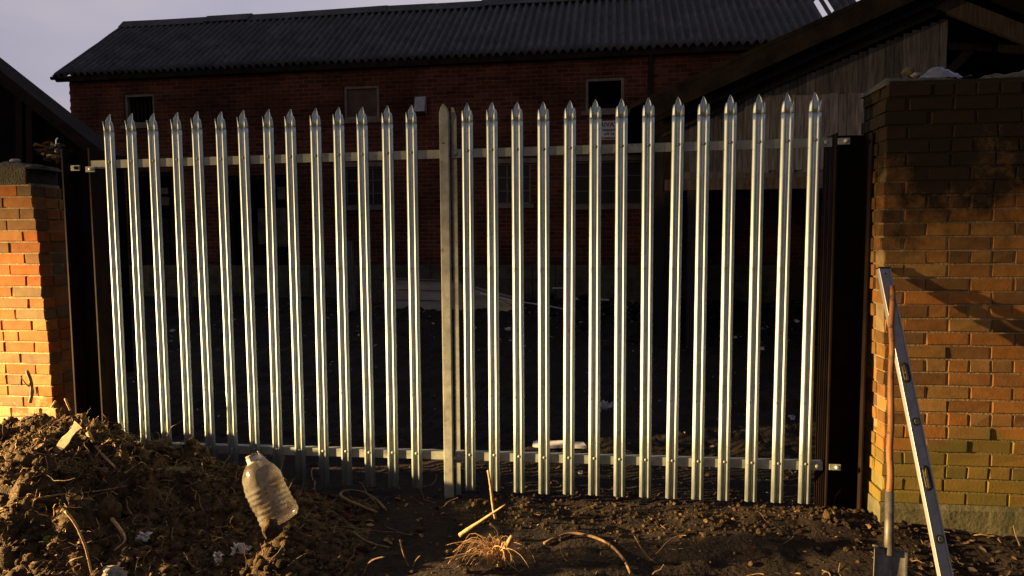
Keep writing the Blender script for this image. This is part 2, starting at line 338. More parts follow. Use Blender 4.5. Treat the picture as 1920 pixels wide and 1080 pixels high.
# dead leaves (stuff)
def leaf(mb, p, s, rc, tint):
    q = Matrix.Translation(p) @ Matrix.Rotation(rc.uniform(0, 6.28), 4, 'Z') @ Matrix.Rotation(rc.gauss(0, .45), 4, 'X') @ Matrix.Rotation(rc.gauss(0, .4), 4, 'Y')
    b = rc.uniform(.1, .35)*s
    P = [(-s, 0, 0), (-.4*s, -.42*s, b), (.4*s, -.4*s, b), (s, 0, .1*s), (.4*s, .42*s, b), (-.4*s, .4*s, b), (0, 0, 0)]
    mb.add([q @ Vector(v) for v in P], [(0, 1, 6), (1, 2, 6), (2, 3, 6), (3, 4, 6), (4, 5, 6), (5, 0, 6)], tint)
c = MB(); rc = random.Random(12)
LC = [(.16, .09, .035), (.10, .05, .02), (.22, .15, .05), (.07, .045, .02), (.05, .035, .018), (.26, .17, .07)]
for i in range(1500):
    k = rc.random()
    if k < .35: x = rc.uniform(4.6, 6.6); y = rc.uniform(-1.0, -.05); s = rc.uniform(.01, .026)
    elif k < .6: x = rc.uniform(-1, 2.2); y = rc.uniform(-1.6, -.1); s = rc.uniform(.01, .03)
    elif k < .75: x = rc.uniform(1.6, 4.6); y = rc.uniform(-1, .3); s = rc.uniform(.006, .016)
    else: x = rc.uniform(-3, 7); y = rc.uniform(.3, 7.6); s = rc.uniform(.012, .03)
    t_ = rc.choice(LC)
    if k < .35 and rc.random() < .85: t_ = rc.choice(LC[3:5]+[(.03, .02, .012)])
    leaf(c, Vector((x, y, top(x, y)+.006)), s, rc, t_)
for i in range(3200):
    x = rc.gauss(.3, .7); y = rc.uniform(-1.8, -.1); z = hz(x, y)
    if z < gz(x, y): continue
    k = rc.uniform(.3, 1.6); leaf(c, Vector((x, y, z+rc.uniform(.002, .02))), rc.uniform(.003, .011), rc, (.10*k, .068*k, .033*k))
tag(c.build('fallen_leaves', M['litter']), 'small dead brown and yellow leaves scattered on the dark soil', 'fallen leaves', kind='stuff')

# ------------------------------------------------------------------ palisade fence
fence = empty('palisade_fence', (0, 0, 0))
tag(fence, 'tall galvanised steel palisade fence with spiked pales on two rails between brick walls', 'fence')
YF = 0.0
def pale_mesh():
    P = [(-.034, .0), (-.0325, -.0035), (-.0275, -.009), (-.0225, -.0135), (-.0195, -.015), (-.0165, -.0145), (-.0125, -.010), (-.0095, -.006), (-.006, -.0045), (-.0025, -.0062), (0, -.0068),
         (.0025, -.0062), (.006, -.0045), (.0095, -.006), (.0125, -.010), (.0165, -.0145), (.0195, -.015), (.0225, -.0135), (.0275, -.009), (.0325, -.0035), (.034, 0)]
    mb = MB(); zs = [0, .4, .8, 1.2, 1.6, 2.0, 2.25, 2.285]; n = len(P)
    mb.add([(x, y, z) for z in zs for x, y in P], [(j*n+i, j*n+i+1, (j+1)*n+i+1, (j+1)*n+i) for j in range(len(zs)-1) for i in range(n-1)])
    # three tongues above the splits
    def tongue(i0, i1, rows):
        sub = P[i0:i1+1]; k = len(sub); cx = (sub[0][0]+sub[-1][0])/2; vs = []
        for z, wd, dx, dy in rows: vs += [(cx+(x-cx)*wd+dx, y+dy, z) for x, y in sub]
        mb.add(vs, [(j*k+i, j*k+i+1, (j+1)*k+i+1, (j+1)*k+i) for j in range(len(rows)-1) for i in range(k-1)])
    tongue(4, 16, [(2.285, 1, 0, 0), (2.325, 1, 0, .003), (2.345, 1, 0, .007), (2.362, .92, 0, .012), (2.380, .62, 0, .018), (2.392, .32, 0, .022), (2.402, .04, 0, .025)])
    for a, b, s in ((0, 4, -1), (16, 20, 1)):
        tongue(a, b, [(2.285, 1, 0, 0), (2.300, 1.0, 0, -.001), (2.318, .92, s*.0005, -.003), (2.333, .75, s*.0005, -.006), (2.345, .45, 0, -.009), (2.353, .06, -s*.001, -.011)])
    return mb
proto = pale_mesh().build('pale', M['zinc'], fence, smooth=True, solid=.0026)
bm_ = MB(); lathe(bm_, [(.0005, -.012), (.005, -.0115), (.0085, -.009), (.0095, -.005), (.0095, 0)], 10)
bm_.v = [(x, z, y) for x, y, z in bm_.v]
bolt0 = bm_.build('bolt', M['zincdull'], None, smooth=True); first_bolt = True
PX = [i*.155 for i in range(14)] + [13*.155+.343+i*.155 for i in range(14)]
rp = random.Random(4)
def rail_z(x, topr): return (2.083+.0085*x if topr else .203+.006*x)
for i, x in enumerate(PX):
    o = proto if i == 0 else proto.copy()
    if i: col.objects.link(o); o.parent = fence
    o.location = (x + rp.gauss(0, .0018), YF, .0 + rp.gauss(0, .002)); o.rotation_euler = (rp.gauss(0, .0015), rp.gauss(0, .0017), rp.gauss(0, .035))
    o.data = proto.data
    for tr in (True, False):
        if first_bolt: b = bolt0; first_bolt = False
        else: b = bolt0.copy(); col.objects.link(b)
        b.parent = o; b.location = (0, -.0045, rail_z(x, tr)+.012)
# rails: flat-faced angle, front face against the pales
def rail(x0, x1, tr):
    mb = MB(); z0 = rail_z(x0, tr); z1 = rail_z(x1, tr); hh = .026
    a = [(x0, .003, z0-hh), (x0, .003, z0+hh), (x0, .045, z0+hh), (x0, .045, z0+hh-.005), (x0, .008, z0+hh-.005), (x0, .008, z0-hh)]
    b = [(x1, y, z-z0+z1) for _, y, z in a]
    mb.add(a+b, [(i, i+6, (i+1) % 6+6, (i+1) % 6) for i in range(6)] + [(0, 1, 2, 3, 4, 5), (11, 10, 9, 8, 7, 6)])
    return mb.build('rail', M['zincdull'], fence)
for tr in (True, False):
    rail(-.15, 2.19, tr); rail(2.262, 4.475, tr)
    for x in (2.285, 4.44):
        b = bolt0.copy(); col.objects.link(b); b.parent = fence; b.scale = (1.4, 1, 1.4); b.location = (x, .001, rail_z(x, tr))
# centre post: pointed square tube with a second, shorter flat behind it
mb = MB()
pf = [(2.197, -.10), (2.253, -.10), (2.253, 2.335), (2.243, 2.372), (2.222, 2.398), (2.205, 2.375), (2.197, 2.34)]
n = len(pf); mb.add([(x, -.034, z) for x, z in pf]+[(x, .0, z) for x, z in pf], [tuple(range(n)), tuple(range(2*n-1, n-1, -1))]+[(i, i+n, (i+1) % n+n, (i+1) % n) for i in range(n)])
o = mb.build('post', M['zincdull'], fence, bevel=.003)
mb = MB()
pf = [(2.256, -.10), (2.286, -.10), (2.286, 2.33), (2.27, 2.385), (2.256, 2.39)]
n = len(pf); mb.add([(x, .046, z) for x, z in pf]+[(x, .054, z) for x, z in pf], [tuple(range(n)), tuple(range(2*n-1, n-1, -1))]+[(i, i+n, (i+1) % n+n, (i+1) % n) for i in range(n)])
mb.build('cover_flat', M['zincdull'], fence)
mb = MB(); lathe(mb, [(.0005, -.001), (.004, -.001), (.004, .001)], 10); mb.v = [(x+2.22, z-.0355, y+2.16) for x, y, z in mb.v]
mb.build('bolt_hole', M['black'], fence)

# ------------------------------------------------------------------ steel posts of the gateway
def h_post(x0, x1, y0, y1, ztop, label, lean=0):
    e = empty('steel_post', ((x0+x1)/2, y0, -.1)); tag(e, label, 'post')
    hw = (x1-x0)/2; D = y1-y0
    for s in (-1, 1):
        mb = MB(); xa = s*hw; xb = s*(hw-.012)
        mb.box((min(xa, xb), 0, 0), (max(xa, xb), D, ztop+.1)); mb.build('flange', M['rust'], e, bevel=.002)
    mb = MB(); mb.box((-hw+.0125, D*.5-.006, 0), (hw-.0125, D*.5+.006, ztop+.098)); mb.build('web', M['black'], e)  # web coloured near black to paint the shade between the flanges
    return e
pr = h_post(4.49, 4.695, -.01, .19, 2.17, 'rusty steel beam post at the right end of the fence beside the brick wall')
pl = h_post(-.35, -.145, .0, .2, 2.19, 'dark rusty steel beam post at the left end of the fence')
def bracket(x, z, label, m='zinc'):
    e = empty('rail_bracket', (x, 0, z)); tag(e, label, 'bracket')
    mb = MB(); mb.box((-.035, -.018, -.018), (.03, -.012, .018)); mb.build('plate', M['zincdull'], e, bevel=.002)
    mb = MB(); lathe(mb, [(.0005, -.035), (.008, -.034), (.012, -.028), (.012, -.018)], 12); mb.v = [(x_+.006, z_, y_) for x_, y_, z_ in mb.v]
    mb.build('bolt', M[m], e, smooth=True)
bracket(4.535, 2.122, 'short zinc bracket with a round bolt at the right end of the top rail')
bracket(4.54, .232, 'short zinc bracket with a bolt at the right end of the bottom rail')
bracket(-.235, 2.06, 'corroded zinc bracket and nut on the dark post left of the top rail', 'rust')
bracket(-.13, 2.05, 'corroded clamp holding the left end of the top rail')

# ------------------------------------------------------------------ brick walls
def brick_wall(e, x0, x1, y0, y1, z0, z1, mats, palette, side, seed, lean=None, ragged=.006):
    """individual bricks (front and the end face at 'side') in one mesh over a mortar core"""
    rb = random.Random(seed); B = MB(); ph = .075; rows = int((z1-z0)/ph)
    def put(a, b, nudge):
        k = rb.choice(palette); v = rb.uniform(.86, 1.12); cc = tuple(min(1, q*v) for q in k)
        ch = .004; x0_, y0_, z0_ = a; x1_, y1_, z1_ = b
        j = lambda: rb.gauss(0, .0014)
        vs = []
        for y, inset in ((y0_, ch), (y0_+ch, 0), (y1_-ch, 0), (y1_, ch)):
            for x, z in ((x0_+inset, z0_+inset), (x1_-inset, z0_+inset), (x1_-inset, z1_-inset), (x0_+inset, z1_-inset)):
                vs.append((x+j()+nudge[0], y+j()+nudge[1], z+j()))
        fs = [(0, 1, 2, 3), (15, 14, 13, 12)]
        for r_ in range(3):
            for q in range(4): fs.append((r_*4+q, (r_+1)*4+q, (r_+1)*4+(q+1) % 4, r_*4+(q+1) % 4))
        B.add(vs, fs, cc)
    for r_ in range(rows):
        za = z0+r_*ph; zb = za+.065; head = (r_ % 4 == 2)
        L_ = .102 if head else .215; off = (.0 if r_ % 2 == 0 else .1125) if not head else .056
        sh = (lean(za) if lean else 0)
        if side == 'L': xa = x0+sh; bounds = []; x = xa; ln = .102 if (r_ % 2) else .215
        else: xa = x1+sh; x = xa; ln = .102 if (r_ % 2) else .215
        first = True
        while (x < x1 if side == 'L' else x > x0):
            q = ln if first else L_*rb.choice((1, 1, 1, 1, .97, 1.02))
            nud = (rb.gauss(0, ragged) if first else 0, rb.gauss(0, .0016))
            if side == 'L': a, b = (x, y0, za), (x+q, y0+.10, zb)
            else: a, b = (x-q, y0, za), (x, y0+.10, zb)
            if first:                                   # return face bricks
                put(a, b, nud)
                w_ = y1-(y0+.11)
                xr = x if side == 'L' else x-.102
                ya = y0+.11
                while ya < y1-.03:
                    yl = min(.102 if rb.random() < .5 else .215, y1-ya)
                    put((xr, ya, za), (xr+.102, ya+yl, zb), (rb.gauss(0, ragged), 0)); ya += yl+.010
            else: put(a, b, nud)
            x += (q+.010)*(1 if side == 'L' else -1); first = False
    B.build('bricks', mats[0], e)
    C = MB(); nz_ = 24
    e0 = .009
    ring = []
    for k in range(nz_+1):
        z = z0+(z1-z0)*k/nz_; sh = lean(z) if lean else 0
        xa = x0+(e0+sh if side == 'L' else 0); xb = x1-(0 if side == 'L' else e0-sh)
        ring.append([(xa, y0+e0, z), (xb, y0+e0, z), (xb, y1-e0, z), (xa, y1-e0, z)])
    vs = [p for r_ in ring for p in r_]; fs = [(3, 2, 1, 0), tuple(nz_*4+i for i in range(4))]
    for k in range(nz_):
        for q in range(4): fs.append((k*4+q, k*4+(q+1) % 4, (k+1)*4+(q+1) % 4, (k+1)*4+q))
    C.add(vs, fs); C.build('mortar', mats[1], e)
PR = [(.32, .155, .04), (.26, .125, .035), (.34, .175, .05), (.20, .105, .035), (.29, .165, .05), (.17, .095, .035), (.33, .15, .035), (.28, .155, .04), (.35, .15, .035)]
wr = empty('brick_wall', (4.79, 0, -.1)); tag(wr, 'tall orange brick wall with mossy top coloured darker where the lamp light fades and green lower courses right of the fence', 'wall')
wr.location = (0, 0, 0)
leanr = lambda z: .010*math.sin(z*3)-.018*(z-1.2)
WY = -.15; WX = at(1655, 620, WY).x
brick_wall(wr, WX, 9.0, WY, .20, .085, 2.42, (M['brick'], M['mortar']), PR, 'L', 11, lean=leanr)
def rubble_cap(e, x0, x1, y0, y1, z, hgt, seed, m, name='coping'):
    nxx = int((x1-x0)/.025); ny = 10; mb = MB(); vs = []
    for j in range(ny+1):
        for i in range(nxx+1):
            x = x0+(x1-x0)*i/nxx; y = y0+(y1-y0)*j/ny; e_ = min(1, 4*min(j, ny-j)/ny, (min(i, nxx-i)+.01)/2)
            vs.append((x + .006*fr(x, y, seed, 9), y+.008*fr(x, 3, seed, 7), z+e_*(hgt*(.55+.6*fr(x, y, seed, 3))+.012*fr(x, y, seed+3, 18)) if 0 < j < ny and 0 < i < nxx else z-.02))
    mb.add(vs, [(j*(nxx+1)+i, j*(nxx+1)+i+1, (j+1)*(nxx+1)+i+1, (j+1)*(nxx+1)+i) for j in range(ny) for i in range(nxx)])
    return mb.build(name, m, e, smooth=True)
rubble_cap(wr, WX-.03, 9.0, WY+.004, .195, 2.415, .07, 4, M['cap'])
mb = MB(); nn = 60
vs = []
for i in range(nn+1):
    x = WX+.012+4.2*i/nn
    vs += [(x, WY-.022+.004*fr(x, 0, 1, 5), -.25), (x, WY-.022+.004*fr(x, 0, 2, 5), .06+.008*fr(x, 0, 3, 4)), (x, WY+.006, .084+.006*fr(x, 0, 3, 4)), (x, .19, .07), (x, .19, -.25)]
mb.add(vs, [(i*5+k, (i+1)*5+k, (i+1)*5+k+1, i*5+k+1) for i in range(nn) for k in range(4)] + [(0, 1, 2, 3, 4)])
mb.build('render_plinth', M['render'], wr, smooth=False)
wl = empty('brick_wall', (0, 0, 0)); tag(wl, 'weathered orange brick wall pier smeared with pale lime behind the soil heap left of the fence', 'wall')
PL = [(.30, .125, .035), (.27, .10, .025), (.32, .15, .045), (.20, .105, .04), (.16, .11, .05), (.33, .11, .022)]
leanl = lambda z: -.048*(z-1.1)+.006*math.sin(z*9)
brick_wall(wl, -4.5, -.535, 0.0, .26, -.14, 1.97, (M['brickl'], M['mortarl']), PL, 'R', 23, lean=leanl, ragged=.005)
mb = MB(); rb = random.Random(2); x = -.60
while x > -4.4:
    q = rb.uniform(.2, .3); k = rb.uniform(.8, 1.2)
    mb.box((x-q, -.004+rb.gauss(0, .004), 1.962), (x-.008, .264, 2.075+rb.gauss(0, .006)), (k, k, k)); x -= q
mb.build('coping', M['cap'], wl, bevel=.006)
rubble_cap(wl, -4.4, -.56, .0, .26, 2.085, .04, 9, M['cap'], 'moss_top')

# ------------------------------------------------------------------ back building
A0 = Vector((-7.32, 8.25, 0)); ANG = math.atan2(7.86-8.25, 6.3+7.32)
bd = empty('brick_barn', A0, ANG); tag(bd, 'long two storey dark red brick outbuilding with corrugated roof behind the fence', 'building')
BL = 16.5; EZ = 4.80; BD = 3.95
def panel(mb, u0, u1, z0, z1, holes, y=0, depth=.22):
    us = sorted({u0, u1}.union(*[{h_[0], h_[2]} for h_ in holes])); zs = sorted({z0, z1}.union(*[{h_[1], h_[3]} for h_ in holes]))
    for a, b in zip(us, us[1:]):
        for c_, d_ in zip(zs, zs[1:]):
            cu, cz = (a+b)/2, (c_+d_)/2
            if any(h_[0] < cu < h_[2] and h_[1] < cz < h_[3] for h_ in holes): continue
            mb.add([(a, y, c_), (b, y, c_), (b, y, d_), (a, y, d_)], [(0, 1, 2, 3)])
            mb.add([(a, y+depth, c_), (b, y+depth, c_), (b, y+depth, d_), (a, y+depth, d_)], [(3, 2, 1, 0)])
    for a, c_, b, d_ in holes:
        mb.add([(a, y, c_), (b, y, c_), (b, y, d_), (a, y, d_), (a, y+depth, c_), (b, y+depth, c_), (b, y+depth, d_), (a, y+depth, d_)], [(0, 4, 5, 1), (1, 5, 6, 2), (2, 6, 7, 3), (3, 7, 4, 0)])
holes = [(1.33, 3.84, 1.98, 4.44), (5.84, 3.80, 6.53, 4.42), (10.3, 3.80, 10.98, 4.38),
         (5.83, 2.2, 6.62, 2.93), (8.68, 2.2, 9.33, 2.93), (10.06, 2.16, 11.3, 2.94), (1.3, .3, 2.3, 2.92), (3.45, .9, 4.8, 2.82)]
mb = MB(); panel(mb, .16, BL, .2, EZ, holes)
mb.add([(.16, 0, .2), (.16, BD, .2), (.16, BD, EZ), (.16, BD/2, EZ+1.7), (.16, 0, EZ)], [(0, 4, 3, 2, 1)])
mb.add([(BL, 0, .2), (BL, BD, .2), (BL, BD, EZ), (BL, BD/2, EZ+1.7), (BL, 0, EZ)], [(0, 1, 2, 3, 4)])
mb.add([(.16, BD, .2), (BL, BD, .2), (BL, BD, EZ), (.16, BD, EZ)], [(3, 2, 1, 0)])
mb.add([(.2, .3, 3.2), (BL, .3, 3.2), (BL, BD, 3.2), (.2, BD, 3.2)], [(0, 1, 2, 3)])
mb.build('wall', M['facade'], bd)
# ragged quoin bricks at the left corner
mb = MB()
for k in range(58):
    z = .5+k*.075
    if k % 2: mb.box((.16-rb.uniform(.004, .014), -.004, z), (.38, .1, z+.064))
mb.build('corner_bricks', M['facade'], bd)
# plinth of larger rendered blocks
mb = MB(); u = .16; 
while u < 13.5:
    q = rb.uniform(.3, .5)
    for z in (.3, .57, .84):
        k = rb.uniform(.7, 1.2); mb.box((u+.005, -.03+rb.gauss(0, .006), z), (u+q-.005, .0-.002, z+.262), (k, k, k))
    u += q
mb.build('plinth', M['plinthb'], bd)
# roof, corrugated, with holes near the right end
def corr(mb, u0, u1, sl0, sl1, y0, z0, y1, z1, pitch=.146, amp=.024, per=8, rows=3, skip=None, lap=.010):
    """corrugated sheets along u, from (y0,z0) eave to (y1,z1) ridge"""
    sl = Vector((0, y1-y0, z1-z0)); Ln = sl.length; sl.normalize(); nrm = Vector((0, -sl.z, sl.y))*(1 if sl.y > 0 else -1)
    n = int((u1-u0)/pitch*per)
    for r_ in range(rows):
        a = Ln*r_/rows-(.10 if r_ else 0); b = Ln*(r_+1)/rows; m_ = 12
        vs = []
        for k in range(m_+1):
            s_ = a+(b-a)*k/m_
            for i in range(n+1):
                u = u0+(u1-u0)*i/n; ww = amp*math.cos(2*math.pi*(u-u0)/pitch) + .012*fr(u, s_, r_, .7)
                p = Vector((u, y0, z0)) + sl*(s_ + (.006*math.sin(math.floor(u/1.02)*12.9+r_*4) if k == 0 else 0)) + nrm*(ww+.008+lap*(r_ - k/m_))
                vs.append(p)
        fs = []
        for k in range(m_):
            for i in range(n):
                uc = u0+(u1-u0)*(i+.5)/n; scn = (a+(b-a)*(k+.5)/m_)/Ln
                if skip and skip(uc, scn, i): continue
                fs.append((k*(n+1)+i, k*(n+1)+i+1, (k+1)*(n+1)+i+1, (k+1)*(n+1)+i))
        mb.add(vs, fs)
RZ = 6.42; RY = 1.90; OV = .16
EY = -OV; EZZ = 4.84-OV*.2
def hole(u, s_, i):
    if s_ > .93 or s_ < .30: return False
    return (14.35 < u < 14.62 or 15.05 < u < 15.6) and (int(i/3) % 3 != 1) and noise.noise(Vector((u*7, s_*9, 0))) > -.25
mb = MB(); corr(mb, -.0, BL+.2, 0, 1, EY, EZZ, RY, RZ, rows=1, skip=hole, amp=.040)
mb.build('roof', M['asb'], bd, smooth=True, solid=.008)
def hole2(u, s_, i): return 14.0 < u < 16.3 and .35 < s_
mb = MB(); corr(mb, -.0, BL+.2, 0, 1, BD+OV, EZZ, RY, RZ, rows=3, skip=hole2, per=4)
mb.build('roof', M['asb'], bd, smooth=True, solid=.008)
mb = MB(); rb = random.Random(6); u = -.05
while u < BL+.2:                                   # angular ridge pieces, a little uneven
    q = 1.02; dz = rb.gauss(0, .008); d2 = dz+rb.gauss(0, .006)
    vs = [(u, RY-.22, RZ-.13+dz), (u, RY-.05, RZ+.045+dz), (u, RY+.05, RZ+.045+dz), (u, RY+.22, RZ-.13+dz)]; vs += [(u+q+.03, y, z+d2-dz) for _, y, z in vs]
    mb.add(vs, [(0, 4, 5, 1), (1, 5, 6, 2), (2, 6, 7, 3)]); u += q
mb.build('ridge_cap', M['asb'], bd, solid=.014)
mb = MB(); mb.box((-.02, -.13, 4.70), (BL, -.09, 4.80)); mb.box((.14, -.088, 4.72), (BL, -.003, 4.78)); mb.build('eaves_board', M['darkwood'], bd)
mb = MB(); mb.beam((-.03, EY+.02, EZZ-.05), (-.03, RY, RZ-.06), .03, .14); mb.build('verge_board', M['darkwood'], bd)
mb = MB(); mb.tube([(-.06, -.19, 4.755), (.3, -.19, 4.75)], .035, 8); mb.build('gutter_end', M['darkwood'], bd)
# upper windows
def win_frame(h_, m, t_=.055, y=.03, name='window_frame', sill=True):
    a, c_, b, d_ = h_; mb = MB()
    mb.box((a+.001, y, c_+t_), (a+t_, y+.07, d_-t_)); mb.box((b-t_, y, c_+t_), (b-.001, y+.07, d_-t_))
    mb.box((a+.001, y-.003, d_-t_+.001), (b-.001, y+.073, d_-.001)); mb.box((a+.001, y-.003, c_+.001), (b-.001, y+.073, c_+t_-.001))
    f = mb.build(name, m, bd)
    if sill:
        mb = MB(); mb.box((a-.06, -.05, c_-.07), (b+.06, -.002, c_-.002)); mb.build('sill', M['concrete'], f)
    return f
f1 = win_frame(holes[0], M['frame'])
mb = MB()
for k in range(6): mb.box((1.42+k*.088, .12, 3.9), (1.455+k*.088, .14, 4.38))
mb.build('slats', M['darkwood'], f1)
f2 = win_frame(holes[1], M['frame']); mb = MB(); mb.box((5.9, .06, 3.86), (6.47, .08, 4.36)); mb.build('boarding', M['board'], f2)
f3 = win_frame(holes[2], M['frame'])
mb = MB(); mb.box((10.34, 1.2, 4.18), (10.41, 1.25, 4.24)); mb.box((10.46, 1.2, 4.17), (10.62, 1.25, 4.25)); mb.build('scraps', M['frame'], f3)
# lower windows with glazing bars, concrete lintels
def glazed(h_, cols_, rows_):
    a, c_, b, d_ = h_; f = win_frame(h_, M['bar'], .035, .05)
    mb = MB()
    for k in range(1, cols_): x = a+(b-a)*k/cols_; mb.box((x-.014, .062, c_+.036), (x+.014, .09, d_-.036))
    for k in range(1, rows_): z = c_+(d_-c_)*k/rows_; mb.box((a+.036, .066, z-.009), (b-.036, .086, z+.009))
    mb.build('glazing_bars', M['bar'], f)
    mb = MB(); mb.add([(a+.03, .078, c_+.03), (b-.03, .078, c_+.03), (b-.03, .078, d_-.03), (a+.03, .078, d_-.03)], [(0, 1, 2, 3)]); mb.build('pane', M['glass'], f)
    mb = MB(); mb.box((a-.14, -.012, d_+.002), (b+.14, -.001, d_+.085)); mb.build('lintel', M['concrete'], f)
glazed(holes[3], 3, 3); glazed(holes[4], 3, 3); glazed(holes[5], 3, 3)
# the two ground floor openings, with what hangs in them
for h_, posts in ((holes[6], (1.5, 1.9)), (holes[7], (4.1, 4.45))):
    a, c_, b, d_ = h_; mb = MB(); mb.box((a+.001, .03, c_), (a+.07, .12, d_-.001)); mb.box((b-.07, .03, c_), (b-.001, .12, d_-.001)); mb.box((a+.071, .028, d_-.08), (b-.071, .118, d_-.001))
    fr_ = mb.build('door_frame', M['darkwood'], bd)
    mb = MB()
    for k in range(6): x = a+.08+(b-a-.16)*k/6; mb.box((x, .16+.01*(k % 2), c_), (x+(b-a-.16)/6-.01, .19+.01*(k % 2), d_-.9))
    mb.build('door_boards', M['darkwood'], fr_)
for q in ((4.18, 2.42, 4.36, 2.62), (4.42, 2.36, 4.58, 2.60), (1.95, 2.5, 2.12, 2.62), (1.96, 2.28, 2.14, 2.44), (4.0, 1.5, 4.22, 2.2), (4.36, 1.45, 4.6, 2.2)):
    mb = MB(); mb.box((q[0], .1, q[1]), (q[2], .13, q[3])); mb.build('pinned_board', M['plinthb'], bd)
mb = MB(); mb.tube([(11.42, -.07, 4.72), (11.41, -.07, .5)], .045, 10); mb.tube([(11.42, -.07, 3.9), (11.42, -.07, 3.84)], .058, 10); mb.build('downpipe', M['darkwood'], bd)

def fac(px, py, off=0):                           # pixel -> local point on the facade
    tt = Vector((math.cos(ANG), math.sin(ANG), 0)); nn_ = Vector((-tt.y, tt.x, 0)); d = ray(px, py); P = A0-nn_*off
    Q = CAM+d*((P-CAM).dot(nn_)/d.dot(nn_)); return (Q-A0).dot(tt), Q.z
# alarm box
ub, zb = fac(791, 199); P = bd.matrix_world
def on_fac(u, z, off): return A0 + Vector((math.cos(ANG), math.sin(ANG), 0))*u + Vector((math.sin(ANG), -math.cos(ANG), 0))*off + Vector((0, 0, z))
e = empty('floodlight_box', on_fac(ub, zb, 0), ANG); tag(e, 'small grey box mounted high on the brick wall left of the centre post', 'wall box')
mb = MB(); mb.add([(-.10, -.01, .16), (.10, -.01, .16), (.10, -.10, .15), (-.10, -.10, .15), (-.10, -.01, -.15), (.10, -.01, -.15), (.10, -.20, -.13), (-.10, -.20, -.13)], [(0, 3, 2, 1), (3, 7, 6, 2), (4, 5, 6, 7), (0, 4, 7, 3), (1, 2, 6, 5), (0, 1, 5, 4)])
mb.build('housing', M['plastic'], e, bevel=.008)
mb = MB(); mb.tube([(0, -.135, -.05), (0, -.165, -.055)], .03, 10); mb.build('sensor', M['plastic'], e)
mb = MB(); mb.tube([(.02, 0, -.02), (.02, -.015, -.02)], .05, 8); mb.build('mount', M['plastic'], e)
# PRIVATE sign
us, zs_ = fac(1142, 244.5)
e = empty('warning_sign', on_fac(us, zs_, .004), ANG); tag(e, 'white rectangular sign reading PRIVATE fixed to the brick wall under the top window', 'sign')
mb = MB(); mb.box((-.225, -.012, -.165), (.225, -.002, .165)); mb.build('sign_board', M['sign'], e, bevel=.002)
def text(s, x, z, size, parent, y=-.0145, bold=0):
    cu = bpy.data.curves.new('lettering', 'FONT'); cu.body = s; cu.size = size; cu.align_x = 'CENTER'; cu.align_y = 'CENTER'; cu.extrude = .0008; cu.offset = bold
    o = bpy.data.objects.new('lettering', cu); col.objects.link(o)
    dg = bpy.context.evaluated_depsgraph_get(); me = bpy.data.meshes.new_from_object(o.evaluated_get(dg)); bpy.data.objects.remove(o)
    o = bpy.data.objects.new('lettering', me); col.objects.link(o); me.materials.clear(); me.materials.append(M['ink'])
    o.parent = parent; o.location = (x, y, z); o.rotation_euler = (R(90), 0, 0); return o
text('PRIVATE', 0, .095, .115, e, bold=.003)
for k, s in enumerate(('Trespassers', 'will be', 'prosecuted')): text(s, 0, .01-.07*k, .072, e, bold=.0015)

# ------------------------------------------------------------------ timber shed, right
sb = empty('timber_shed', (0, 4.5, 0)); tag(sb, 'dark open fronted timber shed with weathered grey board gable behind the right brick wall', 'shed')
SY = 4.5
apx = 7.02; s_l = (4.36-3.30)/(6.45-3.953)        # slope of the outer roof edge
def rz_l(x): return 3.30+(x-3.953)*s_l
mb = MB(); rb = random.Random(31); x = 4.0
while x < 7.14:                                   # gable boards
    q = .098; k = rb.uniform(.55, 1.25); tpt = 2.869+(x-4.216)*(3.983-2.869)/(7.14-4.216)
    yy = rb.uniform(-.006, .006)
    mb.box((x, yy, 2.33+(0 if x < 4.9 else .0)), (x+q-.004, yy+.02, tpt+.13), (k*rb.uniform(.95, 1.05), k, k*rb.uniform(.95, 1.1))); x += q
o = mb.build('gable_boards', M['greywood'], sb)
mb = MB(); x = 4.945
while x < 6.35:                                   # paler overlaid panel
    q = .098; k = rb.uniform(1.0, 1.9)
    mb.box((x, -.05+rb.uniform(-.004, .004), 2.36+rb.choice((0, 0, .03, -.02))), (x+q-.005, -.03, 3.28+rb.gauss(0, .006)), (k*rb.uniform(.95, 1.08), k, k*rb.uniform(1, 1.12))); x += q
mb.build('overlaid_panel', M['greywood'], sb)
mb = MB(); mb.box((4.0, -.03, 2.30), (6.45, -.008, 2.385), (.9, .85, .8)); mb.build('cross_rail', M['greywood'], sb)
mb = MB(); mb.box((4.0, -.06, 2.165), (6.45, .06, 2.295), (.9, .7, .55)); mb.build('lintel_beam', M['greywood'], sb)
for a, b, zt, m_ in ((4.0, 4.13, 3.1, 'darkwood'), (4.29, 4.42, 2.163, 'greywood'), (6.0, 6.13, 2.163, 'darkwood')):
    mb = MB(); mb.box((a, -.05, .1), (b, .07, zt), (.35, .3, .28)); mb.build('post', M[m_], sb)
OVH = -.55                                        # roof comes forward of the gable
def pr_(x, z, y): return (x, y, z)
d = Vector((1, 0, s_l)).normalized()
mb = MB()                                          # left slope slab
x0, x1 = 3.55, apx+.05
mb.add([(x0, OVH, rz_l(x0)), (x1, OVH, rz_l(x1)), (x1, 4.0, rz_l(x1)), (x0, 4.0, rz_l(x0)), (x0, OVH, rz_l(x0)-.05), (x1, OVH, rz_l(x1)-.05), (x1, 4.0, rz_l(x1)-.05), (x0, 4.0, rz_l(x0)-.05)],
       [(0, 1, 2, 3), (7, 6, 5, 4), (0, 4, 5, 1), (1, 5, 6, 2), (2, 6, 7, 3), (3, 7, 4, 0)])
xr = 10.4; zr0 = rz_l(apx+.05); sr = -.47
